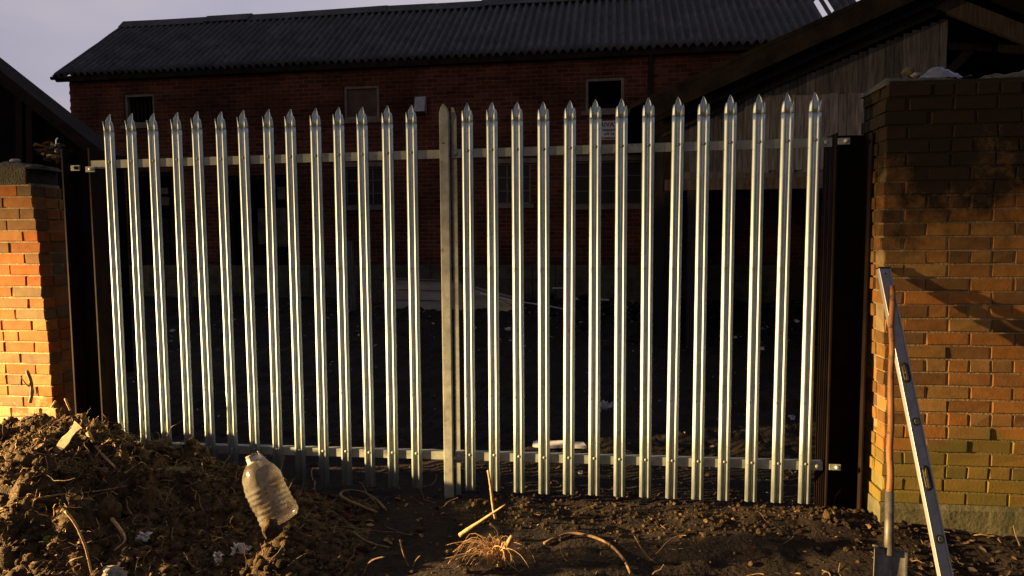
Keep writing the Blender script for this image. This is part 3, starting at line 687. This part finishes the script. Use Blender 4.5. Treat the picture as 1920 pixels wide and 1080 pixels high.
mb.add([(x1, OVH, zr0), (xr, OVH, zr0+(xr-x1)*sr), (xr, 4, zr0+(xr-x1)*sr), (x1, 4, zr0), (x1, OVH, zr0-.05), (xr, OVH, zr0+(xr-x1)*sr-.05), (xr, 4, zr0+(xr-x1)*sr-.05), (x1, 4, zr0-.05)],
       [(0, 1, 2, 3), (7, 6, 5, 4), (0, 4, 5, 1), (1, 5, 6, 2), (2, 6, 7, 3), (3, 7, 4, 0)])
mb.build('roof', M['darkwood'], sb)
mb = MB()                                          # rafters seen from below
for yy, dz, w_, h_ in ((OVH+.02, -.16, .03, .2), (-.30, -.24, .06, .12), (-.06, -.36, .05, .14)):
    mb.beam((3.75, yy, rz_l(3.75)+dz), (apx, yy, rz_l(apx)+dz), w_, h_)
mb.build('rafters', M['darkwood'], sb)
mb = MB()
for dz, yy, w_ in ((-.30, -.20, .13), (-.43, -.05, .11)):
    mb.beam((3.95, yy, rz_l(3.95)+dz), (apx+.08, yy, rz_l(apx+.08)+dz), .035, w_, c=(.30, .25, .21))
mb.build('barge_board', M['greywood'], sb)
mb = MB(); mb.beam((apx-.1, -.12, 4.34), (xr-.6, -.12, 4.34+(xr-.6-apx)*sr), .06, .19, c=(.55, .45, .33)); mb.build('principal_rafter', M['greywood'], sb)
mb = MB(); mb.beam((7.42, .4, 3.90), (9.6, .4, 3.70), .06, .09, c=(.35, .3, .26)); mb.beam((7.18, .42, 3.3), (7.72, .42, 3.88), .05, .1, c=(.35, .3, .26)); mb.build('roof_truss', M['greywood'], sb)
mb = MB(); mb.box((4.0, 3.9, .1), (10.2, 3.98, 3.3)); mb.box((4.0, .12, .1), (4.06, 3.9, 3.2)); mb.build('back_wall', M['darkwood'], sb)
mb = MB()
for k in range(5):
    for q in range(12): kk = rb.uniform(.7, 1.3); mb.box((4.3+q*.42+.2*(k % 2), 3.85, .3+k*.2), (4.7+q*.42+.2*(k % 2), 3.895, .49+k*.2), (kk, kk, kk))
mb.build('block_footing', M['plinthb'], sb)

# ------------------------------------------------------------------ timber shed, left
sl = empty('open_shed', (0, 3, 0)); tag(sl, 'black open sided lean shed with sloping roof behind the left brick wall', 'shed')
k1 = (3.588-2.656)/(-3.632+2.42)
def rl(x): return 3.588+(x+3.632)*k1
mb = MB(); x0, x1 = -6.4, -2.30
mb.add([(x0, -.1, rl(x0)), (x1, -.1, rl(x1)), (x1, .25, rl(x1)), (x0, .25, rl(x0)), (x0, -.1, rl(x0)-.16), (x1, -.1, rl(x1)-.16), (x1, .25, rl(x1)-.16), (x0, .25, rl(x0)-.16)],
       [(0, 1, 2, 3), (7, 6, 5, 4), (0, 4, 5, 1), (1, 5, 6, 2), (2, 6, 7, 3), (3, 7, 4, 0)])
mb.build('roof', M['darkwood'], sl)
mb = MB(); mb.add([(x, y, z) for y in (.1, .2) for x, z in ((x0, 0), (x1, 0), (x1, rl(x1)-.17), (x0, rl(x0)-.17))], [(0, 1, 2, 3), (7, 6, 5, 4), (1, 5, 6, 2), (0, 3, 7, 4)]); mb.build('back_wall', M['black'], sl)
for a, b, t0 in ((-3.52, -3.40, 2.0), (-3.36, -3.28, 0)):
    mb = MB(); mb.beam((a-.05, 0, 0), (b, .02, rl(b)-.2), .08, .08, Vector((0, 1, 0))); mb.build('post', M['rust'], sl)
mb = MB(); mb.beam((-3.05, .3, 2.75), (-2.4, .3, 2.1), .06, .07, Vector((0, 1, 0))); mb.build('brace', M['darkwood'], sl)
# bare tree far behind, only twig tips show
rt_ = random.Random(9); c = MB()
def branch(p, d, ln, r, depth):
    pts = wiggle(p, d, 4, ln/4, .12, rt_); c.tube(pts, [r*(1-.12*i) for i in range(5)], 4)
    if depth:
        for k in range(3): branch(pts[rt_.randint(2, 4)], (pts[-1]-pts[0]).normalized()+Vector((rt_.gauss(0, .5), rt_.gauss(0, .5), .25)), ln*.68, r*.55, depth-1)
branch(Vector((0, 0, 1.3)), Vector((0, 0, 1)), 1.9, .06, 4)
tr = empty('bare_tree', (-17.0, 26, 0)); tag(tr, 'distant leafless tree whose twig tips rise beyond the left shed roof', 'tree')
c.build('crown', M['darkwood'], tr); c = MB(); c.tube([(0, 0, 0), (0, 0, 1.35)], [.11, .07], 8); c.build('trunk', M['darkwood'], tr)

# ------------------------------------------------------------------ bottle
def bottle():
    p0 = at(528, 980, -1.0); p1 = at(470, 853, -.97)
    e = empty('plastic_bottle', p0); tag(e, 'crumpled clear plastic water bottle with white cap stuck in the soil heap', 'bottle')
    ax = (p1-p0); Ln = ax.length; s = Ln/.345
    prof = [(.001, .004), (.045, 0), (.072, .006), (.082, .02)]
    z = .03
    while z < .19: prof += [(.083, z), (.0845, z+.006), (.083, z+.013), (.0808, z+.018)]; z += .024
    prof += [(.083, .205), (.081, .225), (.076, .248), (.066, .270), (.052, .290), (.037, .305), (.026, .313), (.021, .318), (.020, .330)]
    mb = MB(); lathe(mb, prof, 36, wob=lambda a, z: 1+.07*noise.noise(Vector((math.cos(a)*1.4, math.sin(a)*1.4, z*9)))+.05*noise.noise(Vector((math.cos(a)*3, math.sin(a)*3, z*30))))
    b = mb.build('bottle_body', M['pet'], e, smooth=True, solid=.0012)
    mb = MB(); lathe(mb, [(.0235, .314), (.024, .342), (.022, .346), (.001, .346)], 20); cp = mb.build('cap', M['wood'], e)
    mb = MB(); lathe(mb, [(.031, .306), (.0265, .313), (.0262, .322), (.0262, .333)], 20); ck = mb.build('neck_ring', M['white'], e)
    mb = MB(); vs = []; n = 8                        # torn white label flap at the shoulder
    for i in range(n+1):
        a = R(160)+R(50)*i/n
        vs += [(.086*math.cos(a)*.8, .086*math.sin(a)*.8, .272), (.040*math.cos(a), .040*math.sin(a), .33+.02*math.sin(i))]
    mb.add(vs, [(2*i, 2*i+2, 2*i+3, 2*i+1) for i in range(n)]); fl = mb.build('label_scrap', M['white'], e, solid=.001)
    e.rotation_mode = 'QUATERNION'; e.rotation_quaternion = ax.to_track_quat('Z', 'Y'); e.scale = (s*1.05, s*1.05, s)
bottle()
# ------------------------------------------------------------------ spirit level
def level():
    p0 = at(1775, 1092, -.70); p1 = at(1656.5, 504, -.17); d = p1-p0; Ln = d.length
    e = empty('spirit_level', p0); tag(e, 'long silver aluminium spirit level leaning on the right brick wall', 'spirit level')
    zax = d.normalized(); yv = Vector((-.28, 1, 0)); yv = (yv-zax*yv.dot(zax)).normalized(); xv = yv.cross(zax)
    e.rotation_mode = 'QUATERNION'; e.rotation_quaternion = Matrix((xv, yv, zax)).transposed().to_quaternion()
    W, D = .031, .012
    mb = MB()
    for s in (-1, 1): mb.box((s*W-.004, -D, 0), (s*W+.004, D, Ln))
    mb.build('frame_rail', M['alu'], e, bevel=.0015)
    # web with two slots
    def zof(py): # position along the level for a pixel row
        best = min(range(1001), key=lambda k: abs((lambda v: 540-1250*v.dot(UP)/v.dot(FW))(p0+d*k/1000-CAM)-py)); return Ln*best/1000
    slots = [(zof(905), zof(730-8)), ]
    slots = [(zof(918), zof(874)), (zof(716), zof(682))]
    zc = [0]; 
    mb = MB(); edges = [0]+[q for s in sorted(slots) for q in s]+[Ln]
    mb2 = MB()
    for i in range(0, len(edges), 2): mb.box((-W+.005, -D+.004, edges[i]), (W-.005, D-.004, edges[i+1]))
    for a, b in slots:
        r_ = .016; mb.box((-W+.005, -D+.004, a), (-r_, D-.004, b)); mb.box((r_, -D+.004, a), (W-.005, D-.004, b))
        pts = []; 
        for k in range(25): t_ = math.pi*k/12; pts.append((r_*math.cos(t_), 0, (b-r_ if math.sin(t_) > 0 else a+r_)+r_*math.sin(t_)))
        mb2 = MB(); mb2.tube([(x, -D, z) for x, _, z in pts], .005, 6, cap=False); mb2.build('hand_slot_grip', M['rubber'], e)
    mb.build('web', M['aludark'], e)
    for py in (791, 1011):
        z = zof(py); mb = MB(); mb.tube([(.004, -D-.002, z), (.004, D, z)], .020, 20); f = mb.build('vial_housing', M['rubber'], e)
        mb = MB(); mb.tube([(.004, -D-.004, z), (.004, -D, z)], .014, 20); mb.build('vial', M['vial'], f)
    mb = MB(); mb.box((-W-.006, -D-.002, Ln), (W+.006, D+.002, Ln+.008)); mb.box((-W-.006, -D-.002, -.008), (W+.006, D+.002, 0)); mb.build('end_cap', M['rubber'], e, bevel=.001)
    mb = MB(); mb.tube([(0, -D+.001, Ln-.03), (0, -D+.0035, Ln-.03)], .005, 10); mb.build('hang_hole', M['rubber'], e)
level()
# ------------------------------------------------------------------ shovel
def shovel():
    pb = at(1667, 1034, -.80); pt = at(1673, 536, -.225); d = pt-pb
    e = empty('shovel', pb); tag(e, 'old shovel with worn wooden shaft leaning on the right brick wall, blade down', 'shovel')
    zax = d.normalized(); yv = Vector((0, 1, 0)); yv = (yv-zax*yv.dot(zax)).normalized(); xv = yv.cross(zax)
    e.rotation_mode = 'QUATERNION'; e.rotation_quaternion = Matrix((xv, yv, zax)).transposed().to_quaternion()
    Ln = d.length; mb = MB(); rs = random.Random(3)
    sk = Ln*.20
    pts = [(.0025*math.sin(k*.9), .0025*math.cos(k*1.3), sk-.02+(Ln-sk+.02)*k/24) for k in range(25)]
    mb.tube(pts, [.0165-.0025*k/24+rs.gauss(0, .0004) for k in range(24)]+[.011], 14); mb.build('shaft', M['handle'], e, smooth=True)
    mb = MB(); mb.tube([(0, 0, -.02), (0, 0, sk*.4), (0, 0, sk)], [.022, .0215, .0205], 14); mb.build('socket', M['blade'], e, smooth=True)
    mb = MB(); vs = []; nx_, nz_ = 14, 12; Wd = .076; H = .26
    for j in range(nz_+1):
        z = .01-H*j/nz_; wj = Wd*(1 if j < 9 else 1-.10*(j-8)**1.4/4)
        for i in range(nx_+1):
            x = -wj+2*wj*i/nx_; k = abs(x)/Wd
            vs.append((x, -.014*k**4*(1.6-j/nz_)+.010*math.exp(-(x/.02)**2)*-(1-j/nz_)+.012*(j/nz_)**2*0, z))
    mb.add(vs, [(j*(nx_+1)+i, j*(nx_+1)+i+1, (j+1)*(nx_+1)+i+1, (j+1)*(nx_+1)+i) for j in range(nz_) for i in range(nx_)])
    for s in (-1, 1): mb.tube([(s*.022, 0, .012), (s*Wd, -.004, .012)], .004, 6)
    mb.build('blade', M['blade'], e, smooth=True, solid=.003)
shovel()

# ------------------------------------------------------------------ notable things on the heap and ground
def thing1(name, mb, m, label, cat, smooth=True, solid=0, group=None, bevel=0):
    return tag(mb.build(name, m, None, smooth=smooth, solid=solid, bevel=bevel), label, cat, group)
def heapP(px, py, dz=0.0, ymax=.2):
    """first point of the view ray on the heap or ground"""
    d = ray(px, py); t_ = 1.5
    while t_ < 30:
        p = CAM+d*t_
        if p.z < top(p.x, p.y): break
        t_ += .01
    return Vector((p.x, p.y, p.z+dz))
# timber offcut
q = heapP(116, 834); a = at(84, 874, q.y-.16); b = at(146, 798, q.y-.10)
mb = MB(); d = (b-a)
vs = []
for k in range(9):
    q = a+d*k/8; w_ = .024+.006*math.sin(k*1.7); u_ = Vector((.5, -.3, .8)).normalized(); sv = d.cross(u_).normalized()
    for i, j in ((-1, -.6), (1, -.6), (1, .6), (-1, .6)): vs.append(q+sv*i*w_+u_*j*.012)
mb.add(vs, [(0, 1, 2, 3), (35, 34, 33, 32)]+[(k*4+i, k*4+(i+1) % 4, (k+1)*4+(i+1) % 4, (k+1)*4+i) for k in range(8) for i in range(4)])
thing1('timber_offcut', mb, M['wood'], 'pale split timber offcut lying slanted near the top of the soil heap', 'timber', smooth=False, bevel=.003)
def twig(name, pix, r, label, cat, m='twig', lift=.02, Y=None, group=None, taper=.6, fork=None, sub=3):
    P = [(at(x, y, Y) if Y is not None else heapP(x, y, lift)) for x, y in pix]
    pts = []                                      # catmull-rom
    for i in range(len(P)-1):
        p0, p1, p2, p3 = P[max(i-1, 0)], P[i], P[i+1], P[min(i+2, len(P)-1)]
        for k in range(sub):
            t_ = k/sub; pts.append(.5*((2*p1)+(p2-p0)*t_+(2*p0-5*p1+4*p2-p3)*t_*t_+(3*p1-p0-3*p2+p3)*t_**3))
    pts.append(P[-1]); n = len(pts)-1; mb = MB(); rr = random.Random(len(label))
    mb.tube(pts, [r*(1-taper*k/n)*rr.uniform(.85, 1.15) for k in range(n+1)], 8)
    if fork:
        k = n//2; mb.tube(wiggle(pts[k], fork, 5, .02, .2, rr), [r*.5, r*.45, r*.4, r*.3, r*.25, r*.2], 5)
    return thing1(name, mb, M[m], label, cat)
twig('long_twig', [(122, 958), (140, 980), (158, 1020), (166, 1050), (172, 1078)], .006, 'long bent bare twig hanging down the front of the heap at lower left', 'twig', 'root', Y=-1.35, taper=.3)
twig('root', [(0, 962), (60, 945), (110, 935), (170, 930), (240, 918)], .006, 'thin dark root running across the left side of the soil heap', 'root', lift=.02, taper=.2)
twig('root', [(165, 820), (180, 845), (195, 865), (215, 885)], .012, 'sunlit frayed root end curling down near the top of the heap', 'root', 'root', lift=.03, fork=(.3, -.2, .5))
twig('stick', [(62, 828), (88, 812), (120, 793)], .006, 'straight thin stick left of the pale timber offcut on the heap', 'stick', lift=.03)
twig('stick', [(122, 747), (126, 757), (132, 770)], .006, 'short upright stick end poking from the very top of the heap', 'stick', 'root', Y=-.5, taper=.1)
twig('stick', [(96, 764), (104, 752)], .006, 'short stub of stick at heap top beside the brick pier edge', 'stick', 'root', Y=-.5, taper=.1)
twig('root', [(205, 975), (222, 995), (235, 1020), (214, 1040)], .010, 'pale curled root in the middle of the lower left heap', 'root', 'root', lift=.02)
twig('dead_stem', [(56, 755), (60, 735), (57, 712), (50, 695)], .011, 'dark broken stem standing up in front of the lit left brick pier', 'stem', 'twig', Y=-.35, taper=.1, fork=(-.8, 0, .35))
twig('looped_root', [(706, 970), (672, 956), (648, 945), (638, 936), (650, 928), (680, 931), (705, 945), (724, 966)], .009, 'thick bare root bent into a loop on the soil below the fence', 'root', 'twig', lift=.03, taper=.1)
twig('splintered_stick', [(862, 1004), (885, 988), (915, 968), (948, 946)], .014, 'splintered bright wooden stick pointing up to the right from the ground below the fence', 'stick', 'root', Y=-.62, taper=.75)
twig('thin_stem', [(915, 882), (919, 905), (922, 930), (926, 960), (936, 1000)], .007, 'thin upright orange stem in front of the second pale right of the centre post', 'stem', 'root', Y=-.30, taper=-.3)
twig('thin_stem', [(918, 982), (930, 990), (935, 1005), (933, 1024)], .006, 'short forked stem between the splintered stick and the dry root tuft', 'stem', 'twig', Y=-.72, taper=.2)
twig('curved_root', [(1020, 1024), (1062, 1006), (1100, 1008), (1140, 1024), (1168, 1052), (1182, 1080)], .008, 'long curved brown root arching over the bare soil right of the dry root tuft', 'root', 'twig', lift=.015, taper=.1)
twig('small_twig', [(750, 1012), (757, 1040), (770, 1068), (780, 1050), (788, 1042)], .004, 'thin V shaped twig standing in the soil left of the dry root tuft', 'twig', 'twig', Y=-.85, taper=.3)
twig('small_twig', [(682, 1080), (690, 1058), (704, 1048), (722, 1044)], .006, 'bent forked twig at the bottom edge left of the V shaped twig', 'twig', 'twig', Y=-.95, taper=.4)
twig('bark_strip', [(662, 1002), (682, 1016), (706, 1025), (732, 1030)], .010, 'flat pale strip of bark lying on the soil below the looped root', 'bark', 'twig', lift=.01)
twig('fallen_twig', [(640, 990), (720, 1000), (800, 1004)], .003, 'thin straight twig lying on the soil between the bottle and the splintered stick', 'twig', lift=.01)
twig('bramble_shoot', [(560, 1000), (590, 975), (625, 965), (655, 990)], .003, 'thin arched shoot just right of the plastic bottle base', 'shoot', 'twig', lift=.02)
# tuft of dry roots
mb = MB(); rr = random.Random(5); p = at(936, 1046, -.88); p.z = gz(p.x, p.y)+.02
for k in range(64):
    a = rr.uniform(math.pi*.65, math.pi*1.25) if k < 42 else rr.uniform(-1.1, .6); ln = rr.uniform(.05, .27)*(1 if k < 42 else .6); pts = []; wb = rr.gauss(0, .035)
    hh = rr.uniform(.02, .13); s0 = Vector((rr.gauss(0, .02), rr.gauss(0, .02), rr.uniform(0, .03)))
    for i in range(9):
        q = i/8; pts.append(p+s0+Vector((math.cos(a)*ln*q+.01*math.sin(q*9+k)+wb*q*q, math.sin(a)*ln*q*.7*rr.uniform(.95, 1.05), hh*math.sin(q*3.0)-.02*q)))
    mb.tube(pts, [.0026*(1-.6*i/8) for i in range(9)], 5, c=(1.25, 1.15, 1.0))
pts = [p+Vector((.0, 0, -.03)), p+Vector((.02, 0, .04)), p+Vector((.045, .0, .10)), p+Vector((.065, 0, .135))]
mb.tube(pts, [.016, .017, .013, .010], 8)
thing1('root_tuft', mb, M['root'], 'dry orange tuft of fine arching roots with a broken stump at the bottom centre', 'root tuft')
# stones
def stone(px, py, r, m, label, squash=(1, 1, .7), lift=0, name='stone', cat='stone', seed=1, Y=None):
    p = at(px, py, Y) if Y is not None else heapP(px, py, lift); mb = MB(); clod(mb, p, r, seed, None, squash, 3)
    return thing1(name, mb, m, label, cat)
stone(212, 1080, .055, M['stone'], 'pale mottled stone at the bottom edge of the soil heap', (1.15, 1, .7), seed=5)
stone(508, 990, .045, M['clod'], 'dark rounded lump of soil in front of the bottle base', (1.05, .8, 1.0), 0, 'soil_lump', 'soil lump', 8, Y=-1.12)
stone(262, 858, .085, M['clod'], 'big dark clod with a shaded hollow below the heap crest left of the pale twig', (1, .8, .6), 0, 'soil_lump', 'soil lump', 12)
stone(298, 840, .075, M['clod'], 'rounded clod on the heap crest below the fourth pale', (1.3, .8, .6), 0, 'soil_lump', 'soil lump', 14)
stone(205, 960, .07, M['clod'], 'reddish brown clod in the middle of the heap slope', (.7, .8, 1.0), 0, 'soil_lump', 'soil lump', 15)
stone(1552, 972, .03, M['clod'], 'small pointed clod at the foot of the right steel post', (.9, .7, 1.4), .01, 'soil_lump', 'soil lump', 17)
def scrap(px, py, w_, h_, m, label, name, cat, seed, lift=.008, tilt=0.3, Y=None, cr=.02, n=9):
    p = at(px, py, Y) if Y is not None else heapP(px, py, lift); mb = MB(); vs = []
    q = Matrix.Rotation(tilt, 3, 'X')
    for j in range(n+1):
        for i in range(n+1):
            u_, v_ = (i/n-.5), (j/n-.5); k = 1+.5*noise.noise(Vector((u_*3, v_*3, seed)))
            vs.append(p+q @ Vector((u_*w_*k, v_*h_*k, cr*noise.noise(Vector((u_*5, v_*5, seed*2.1)))+cr*.6*noise.noise(Vector((u_*14, v_*14, seed))))))
    mb.add(vs, [(j*(n+1)+i, j*(n+1)+i+1, (j+1)*(n+1)+i+1, (j+1)*(n+1)+i) for j in range(n) for i in range(n)])
    return thing1(name, mb, m, label, cat, smooth=False, solid=.0015)
scrap(270, 1014, .06, .04, M['white'], 'small crumpled white wrapper on the heap slope left of the bottle', 'wrapper', 'wrapper', 1, tilt=.8, cr=.03, lift=.02)
scrap(452, 1037, .085, .05, M['white'], 'crumpled silver white packet on the soil below the bottle', 'wrapper', 'wrapper', 2, tilt=.6, cr=.04, lift=.02)
scrap(410, 1054, .04, .05, M['white'], 'torn white scrap left of the crumpled packet below the bottle', 'wrapper', 'wrapper', 3, tilt=.9, cr=.04, lift=.02)
scrap(330, 885, .14, .05, mat('yellow_leaf', (.10, .095, .018), .7)[0], 'long yellow green leaf lying on the heap left of the bottle', 'leaf', 'leaf', 4, tilt=.35, cr=.01, lift=.02)
scrap(394, 870, .06, .03, M['root'], 'curled brown leaf on the heap above the yellow green leaf', 'leaf', 'leaf', 5, tilt=.6, cr=.05, lift=.03)
scrap(88, 1023, .03, .035, mat('green_leaf', (.10, .17, .015), .6)[0], 'bright green leaf low on the left of the soil heap', 'leaf', 'leaf', 6, tilt=.9, cr=.01, lift=.03)
scrap(490, 868, .06, .05, mat('pink_rag', (.20, .10, .075), .8)[0], 'brownish pink scrap with a white ring behind the bottle neck', 'scrap', 'scrap', 7, tilt=1.0, cr=.015, lift=.03)
scrap(648, 968, .07, .03, mat('red_rag', (.16, .012, .014), .7)[0], 'small dark red rag on the soil under the looped root', 'rag', 'rag', 8, tilt=.4, cr=.015)
scrap(1136, 766, .11, .10, M['white'], 'crumpled clear white plastic scrap behind the fence right of centre', 'plastic_scrap', 'plastic scrap', 9, tilt=.8, cr=.06, lift=.02)
p = heapP(1050, 840, .02); mb = MB(); rr = random.Random(1)
pts = [(-.20, -.04), (-.08, -.05), (.06, -.035), (.2, -.04), (.17, .03), (.1, .02), (.04, .05), (-.07, .03), (-.16, .035), (-.2, .01)]
pts = [(x*1.05, y*.9) for x, y in pts]; n = len(pts)
mb.add([(p.x+x, p.y+y, p.z+.02+.25*y) for x, y in pts]+[(p.x+x, p.y+y, p.z-.0+.25*y) for x, y in pts], [tuple(range(n)), tuple(range(2*n-1, n-1, -1))]+[(i, i+n, (i+1) % n+n, (i+1) % n) for i in range(n)])
thing1('foam_sheet', mb, M['white'], 'broken flat white foam strip lying just behind the bottom rail right of centre', 'foam sheet', smooth=False)
for i, (x, y, s_, lb) in enumerate(((324, 622, .045, 'small white triangular scrap lying in the dark yard behind the fourth pale'), (1378, 634, .025, 'tiny bright white fragment in the yard near the right end of the fence'), (1428, 656, .035, 'small white flake in the yard behind the third pale from the right end'), (952, 620, .055, 'white crumpled scrap in the yard behind the third pale right of the post'), (1484, 786, .035, 'small pale scrap on the yard floor near the right steel post'), (1494, 604, .04, 'flat pale scrap in the yard behind the last two pales'), (1088, 890, .02, 'tiny white chip on the soil under the bottom rail'))):
    scrap(x, y, s_*1.6, s_*1.3, M['white'], lb, 'litter_scrap', 'litter', 20+i, tilt=.9, cr=.03, lift=.015, n=4)
# small litter in the yard (stuff)
c = MB(); rc = random.Random(44)
for i in range(900):
    x = rc.uniform(-3, 7); y = rc.uniform(.3, 7.4) if i < 520 else rc.uniform(4.5, 7.4); k = rc.choice((.06, .10, .16, .22, .4))
    q = rc.uniform(.006, .022); leaf(c, Vector((x, y, gz(x, y)+.01)), q*(2 if y > 4 else 1), rc, (k, k*.97, k*.92))
tag(c.build('yard_litter', M['litter']), 'tiny pale chips and scraps strewn over the dark yard floor', 'litter', kind='stuff')

# ------------------------------------------------------------------ junk in the yard
def gp(px, Y, dz=0): p = at(px, 500, Y); return Vector((p.x, Y, gz(p.x, Y)+dz))
# overturned cladding panel
e = empty('cladding_panel', (0, 0, 0)); tag(e, 'dumped faded lapboard panel lying on its side against the barn foot', 'panel')
Yc = 6.7
for k in range(4):
    mb = MB(); 
    t0 = at(718+2*k, 524+19*k, Yc); t1 = at(850+4*k, 527+19*k, Yc-.05); t2 = at(962, 556+13*k, Yc-.15)
    for a, b, dd in ((t0, t1, 0), (t1, t2, 0)):
        hgt = .155
        mb.add([a+Vector((0, -.02*k, 0)), b+Vector((0, -.02*k, 0)), b+Vector((0, -.02*k-.035, -hgt)), a+Vector((0, -.02*k-.035, -hgt)), a+Vector((0, -.02*k+.02, 0)), b+Vector((0, -.02*k+.02, 0)), b+Vector((0, -.02*k-.015, -hgt)), a+Vector((0, -.02*k-.015, -hgt))],
               [(0, 3, 2, 1), (4, 5, 6, 7), (0, 1, 5, 4), (2, 3, 7, 6), (0, 4, 7, 3), (1, 2, 6, 5)])
    mb.build('lapboard', M['cladding'], e)
mb = MB(); mb.tube([at(716, 522, Yc-.03), at(800, 525, Yc-.05), at(852, 527, Yc-.1), at(905, 545, Yc-.2), at(985, 566, Yc-.3)], .016, 6); mb.build('edge_strip', M['concrete'], e)
e = empty('board_stack', (0, 0, 0)); tag(e, 'brown rotten boards leaning left of the lapboard panel', 'boards')
for k in range(3):
    a = at(666, 545+22*k, 6.75-.05*k); b = at(728, 530+24*k, 6.7-.05*k); mb = MB(); mb.beam(a, b, .03, .17, c=(1.1, .8, .6)); mb.build('board', M['greywood'], e)
def pole(name, pix, Y, r, label, cat, m):
    mb = MB(); mb.tube([at(x, y, Y) for x, y in pix], r, 6); return thing1(name, mb, M[m], label, cat)
pole('plastic_pipe', [(900, 550), (960, 564), (1030, 574), (1100, 589)], 6.2, .012, 'thin pale pipe sloping down to the right from the lapboard panel', 'pipe', 'white')
pole('plastic_pipe', [(930, 556), (970, 578), (1000, 600)], 6.3, .009, 'short thin brown pipe beneath the long pale pipe', 'pipe', 'concrete')
def stake(px, py0, py1, Y, w_, label, dx=0):
    a = at(px+dx, py1, Y); b = at(px, py0, Y); a.z = gz(a.x, Y)-.1; mb = MB(); mb.beam(a, b, w_, .04, Vector((0, 1, 0)), c=(1.4, 1.3, 1.2))
    return thing1('timber_stake', mb, M['greywood'], label, 'stake', smooth=False)
stake(655, 452, 585, 6.4, .10, 'grey timber stake leaning in the yard behind the eleventh pale', 8)
stake(352, 472, 580, 6.3, .13, 'wide grey timber stake standing in the yard behind the fourth pale')
stake(224, 500, 590, 6.3, .10, 'grey stake half hidden behind the two leftmost pales')
mb = MB(); a = at(1075, 560, 7.0); b = at(1142, 562, 7.0); mb.beam(a, b, .12, .02); mb.beam(a+Vector((.02, 0, -.02)), a+Vector((.02, 0, -.1)), .03, .02, Vector((0, 1, 0)))
thing1('shelf_board', mb, M['white'], 'small white shelf board lying level at the barn foot right of centre', 'board', smooth=False)
mb = MB(); a = at(1036, 540, 7.1); b = at(1056, 540, 7.1); mb.beam(a, b, .05, .02); thing1('shelf_board', mb, M['white'], 'short pale batten at the barn foot left of the white shelf board', 'board', smooth=False)
mb = MB(); rr = random.Random(77)
for k in range(46):
    x = rr.gauss(3.55, .55); y = 6.2+rr.gauss(0, .35); clod(mb, (x, y, gz(x, y)+rr.uniform(0, .16)), rr.uniform(.03, .10), k, None, (1.2, .8, .6))
tag(mb.build('rubble', M['soil']), 'dark mound of rubble and soil in the yard right of centre', 'rubble', kind='stuff')
mb = MB()
for k in range(60):
    x = rr.gauss(3.9, .35); y = 5.9+rr.gauss(0, .3); s = rr.uniform(.02, .05); g_ = rr.uniform(.06, .3); leaf(mb, Vector((x, y, gz(x, y)+rr.uniform(.03, .25))), s, rr, (g_, g_*1.02, g_*.85))
tag(mb.build('weeds', M['litter']), 'pale weeds and leaves on the rubble mound in the yard', 'weeds', kind='stuff')
# things on top of the walls
mb = MB(); p = at(1765, 139, .03); vs = []; n = 14
for j in range(n+1):
    for i in range(n+1):
        u_, v_ = i/n-.5, j/n-.5; rr_ = max(0, 1-4*(u_*u_+v_*v_))
        vs.append((p.x+u_*.24, p.y+v_*.16, p.z-.035+(.065*rr_*(1-u_*1.2)+.02*noise.noise(Vector((u_*9, v_*9, 2))))))
mb.add(vs, [(j*(n+1)+i, j*(n+1)+i+1, (j+1)*(n+1)+i+1, (j+1)*(n+1)+i) for j in range(n) for i in range(n)])
thing1('plastic_sheet', mb, mat('bluish_polythene', (.11, .12, .15), .45)[0], 'crumpled bluish white plastic sheet on top of the right brick wall', 'plastic sheet')
mb = MB(); p = at(1718, 141, .0); clod(mb, p, .022, 4, None, (1.3, 1, .6), 2); thing1('mortar_lump', mb, M['stone'], 'small white lump on the right wall top left of the plastic sheet', 'lump')
mb = MB(); p = at(1704, 136, .03); clod(mb, p, .03, 9, None, (1.1, 1, .9), 2); thing1('mortar_lump', mb, M['cap'], 'brown lump on the right wall top left of the small white lump', 'lump')
mb = MB(); rr = random.Random(13); p = at(97, 296, .1)
for k in range(40): leaf(mb, p+Vector((rr.gauss(0, .05), rr.gauss(0, .04), rr.uniform(-.02, .09))), rr.uniform(.02, .045), rr, rr.choice([(.10, .08, .05), (.16, .13, .09), (.05, .04, .025), (.22, .19, .14)]))
mb.tube(wiggle(p+Vector((.03, 0, .04)), (.1, 0, 1), 5, .02, .3, rr), .004, 5)
thing1('leaf_clump', mb, M['litter'], 'clump of dead leaves sitting on top of the left brick pier', 'leaf clump', smooth=False)
mb = MB(); p = at(28, 300, .1); clod(mb, p-Vector((0, 0, .012)), .028, 3, None, (1.2, 1, .8), 2); thing1('mortar_lump', mb, M['stone'], 'pale round lump on the left pier top left of the leaf clump', 'lump')
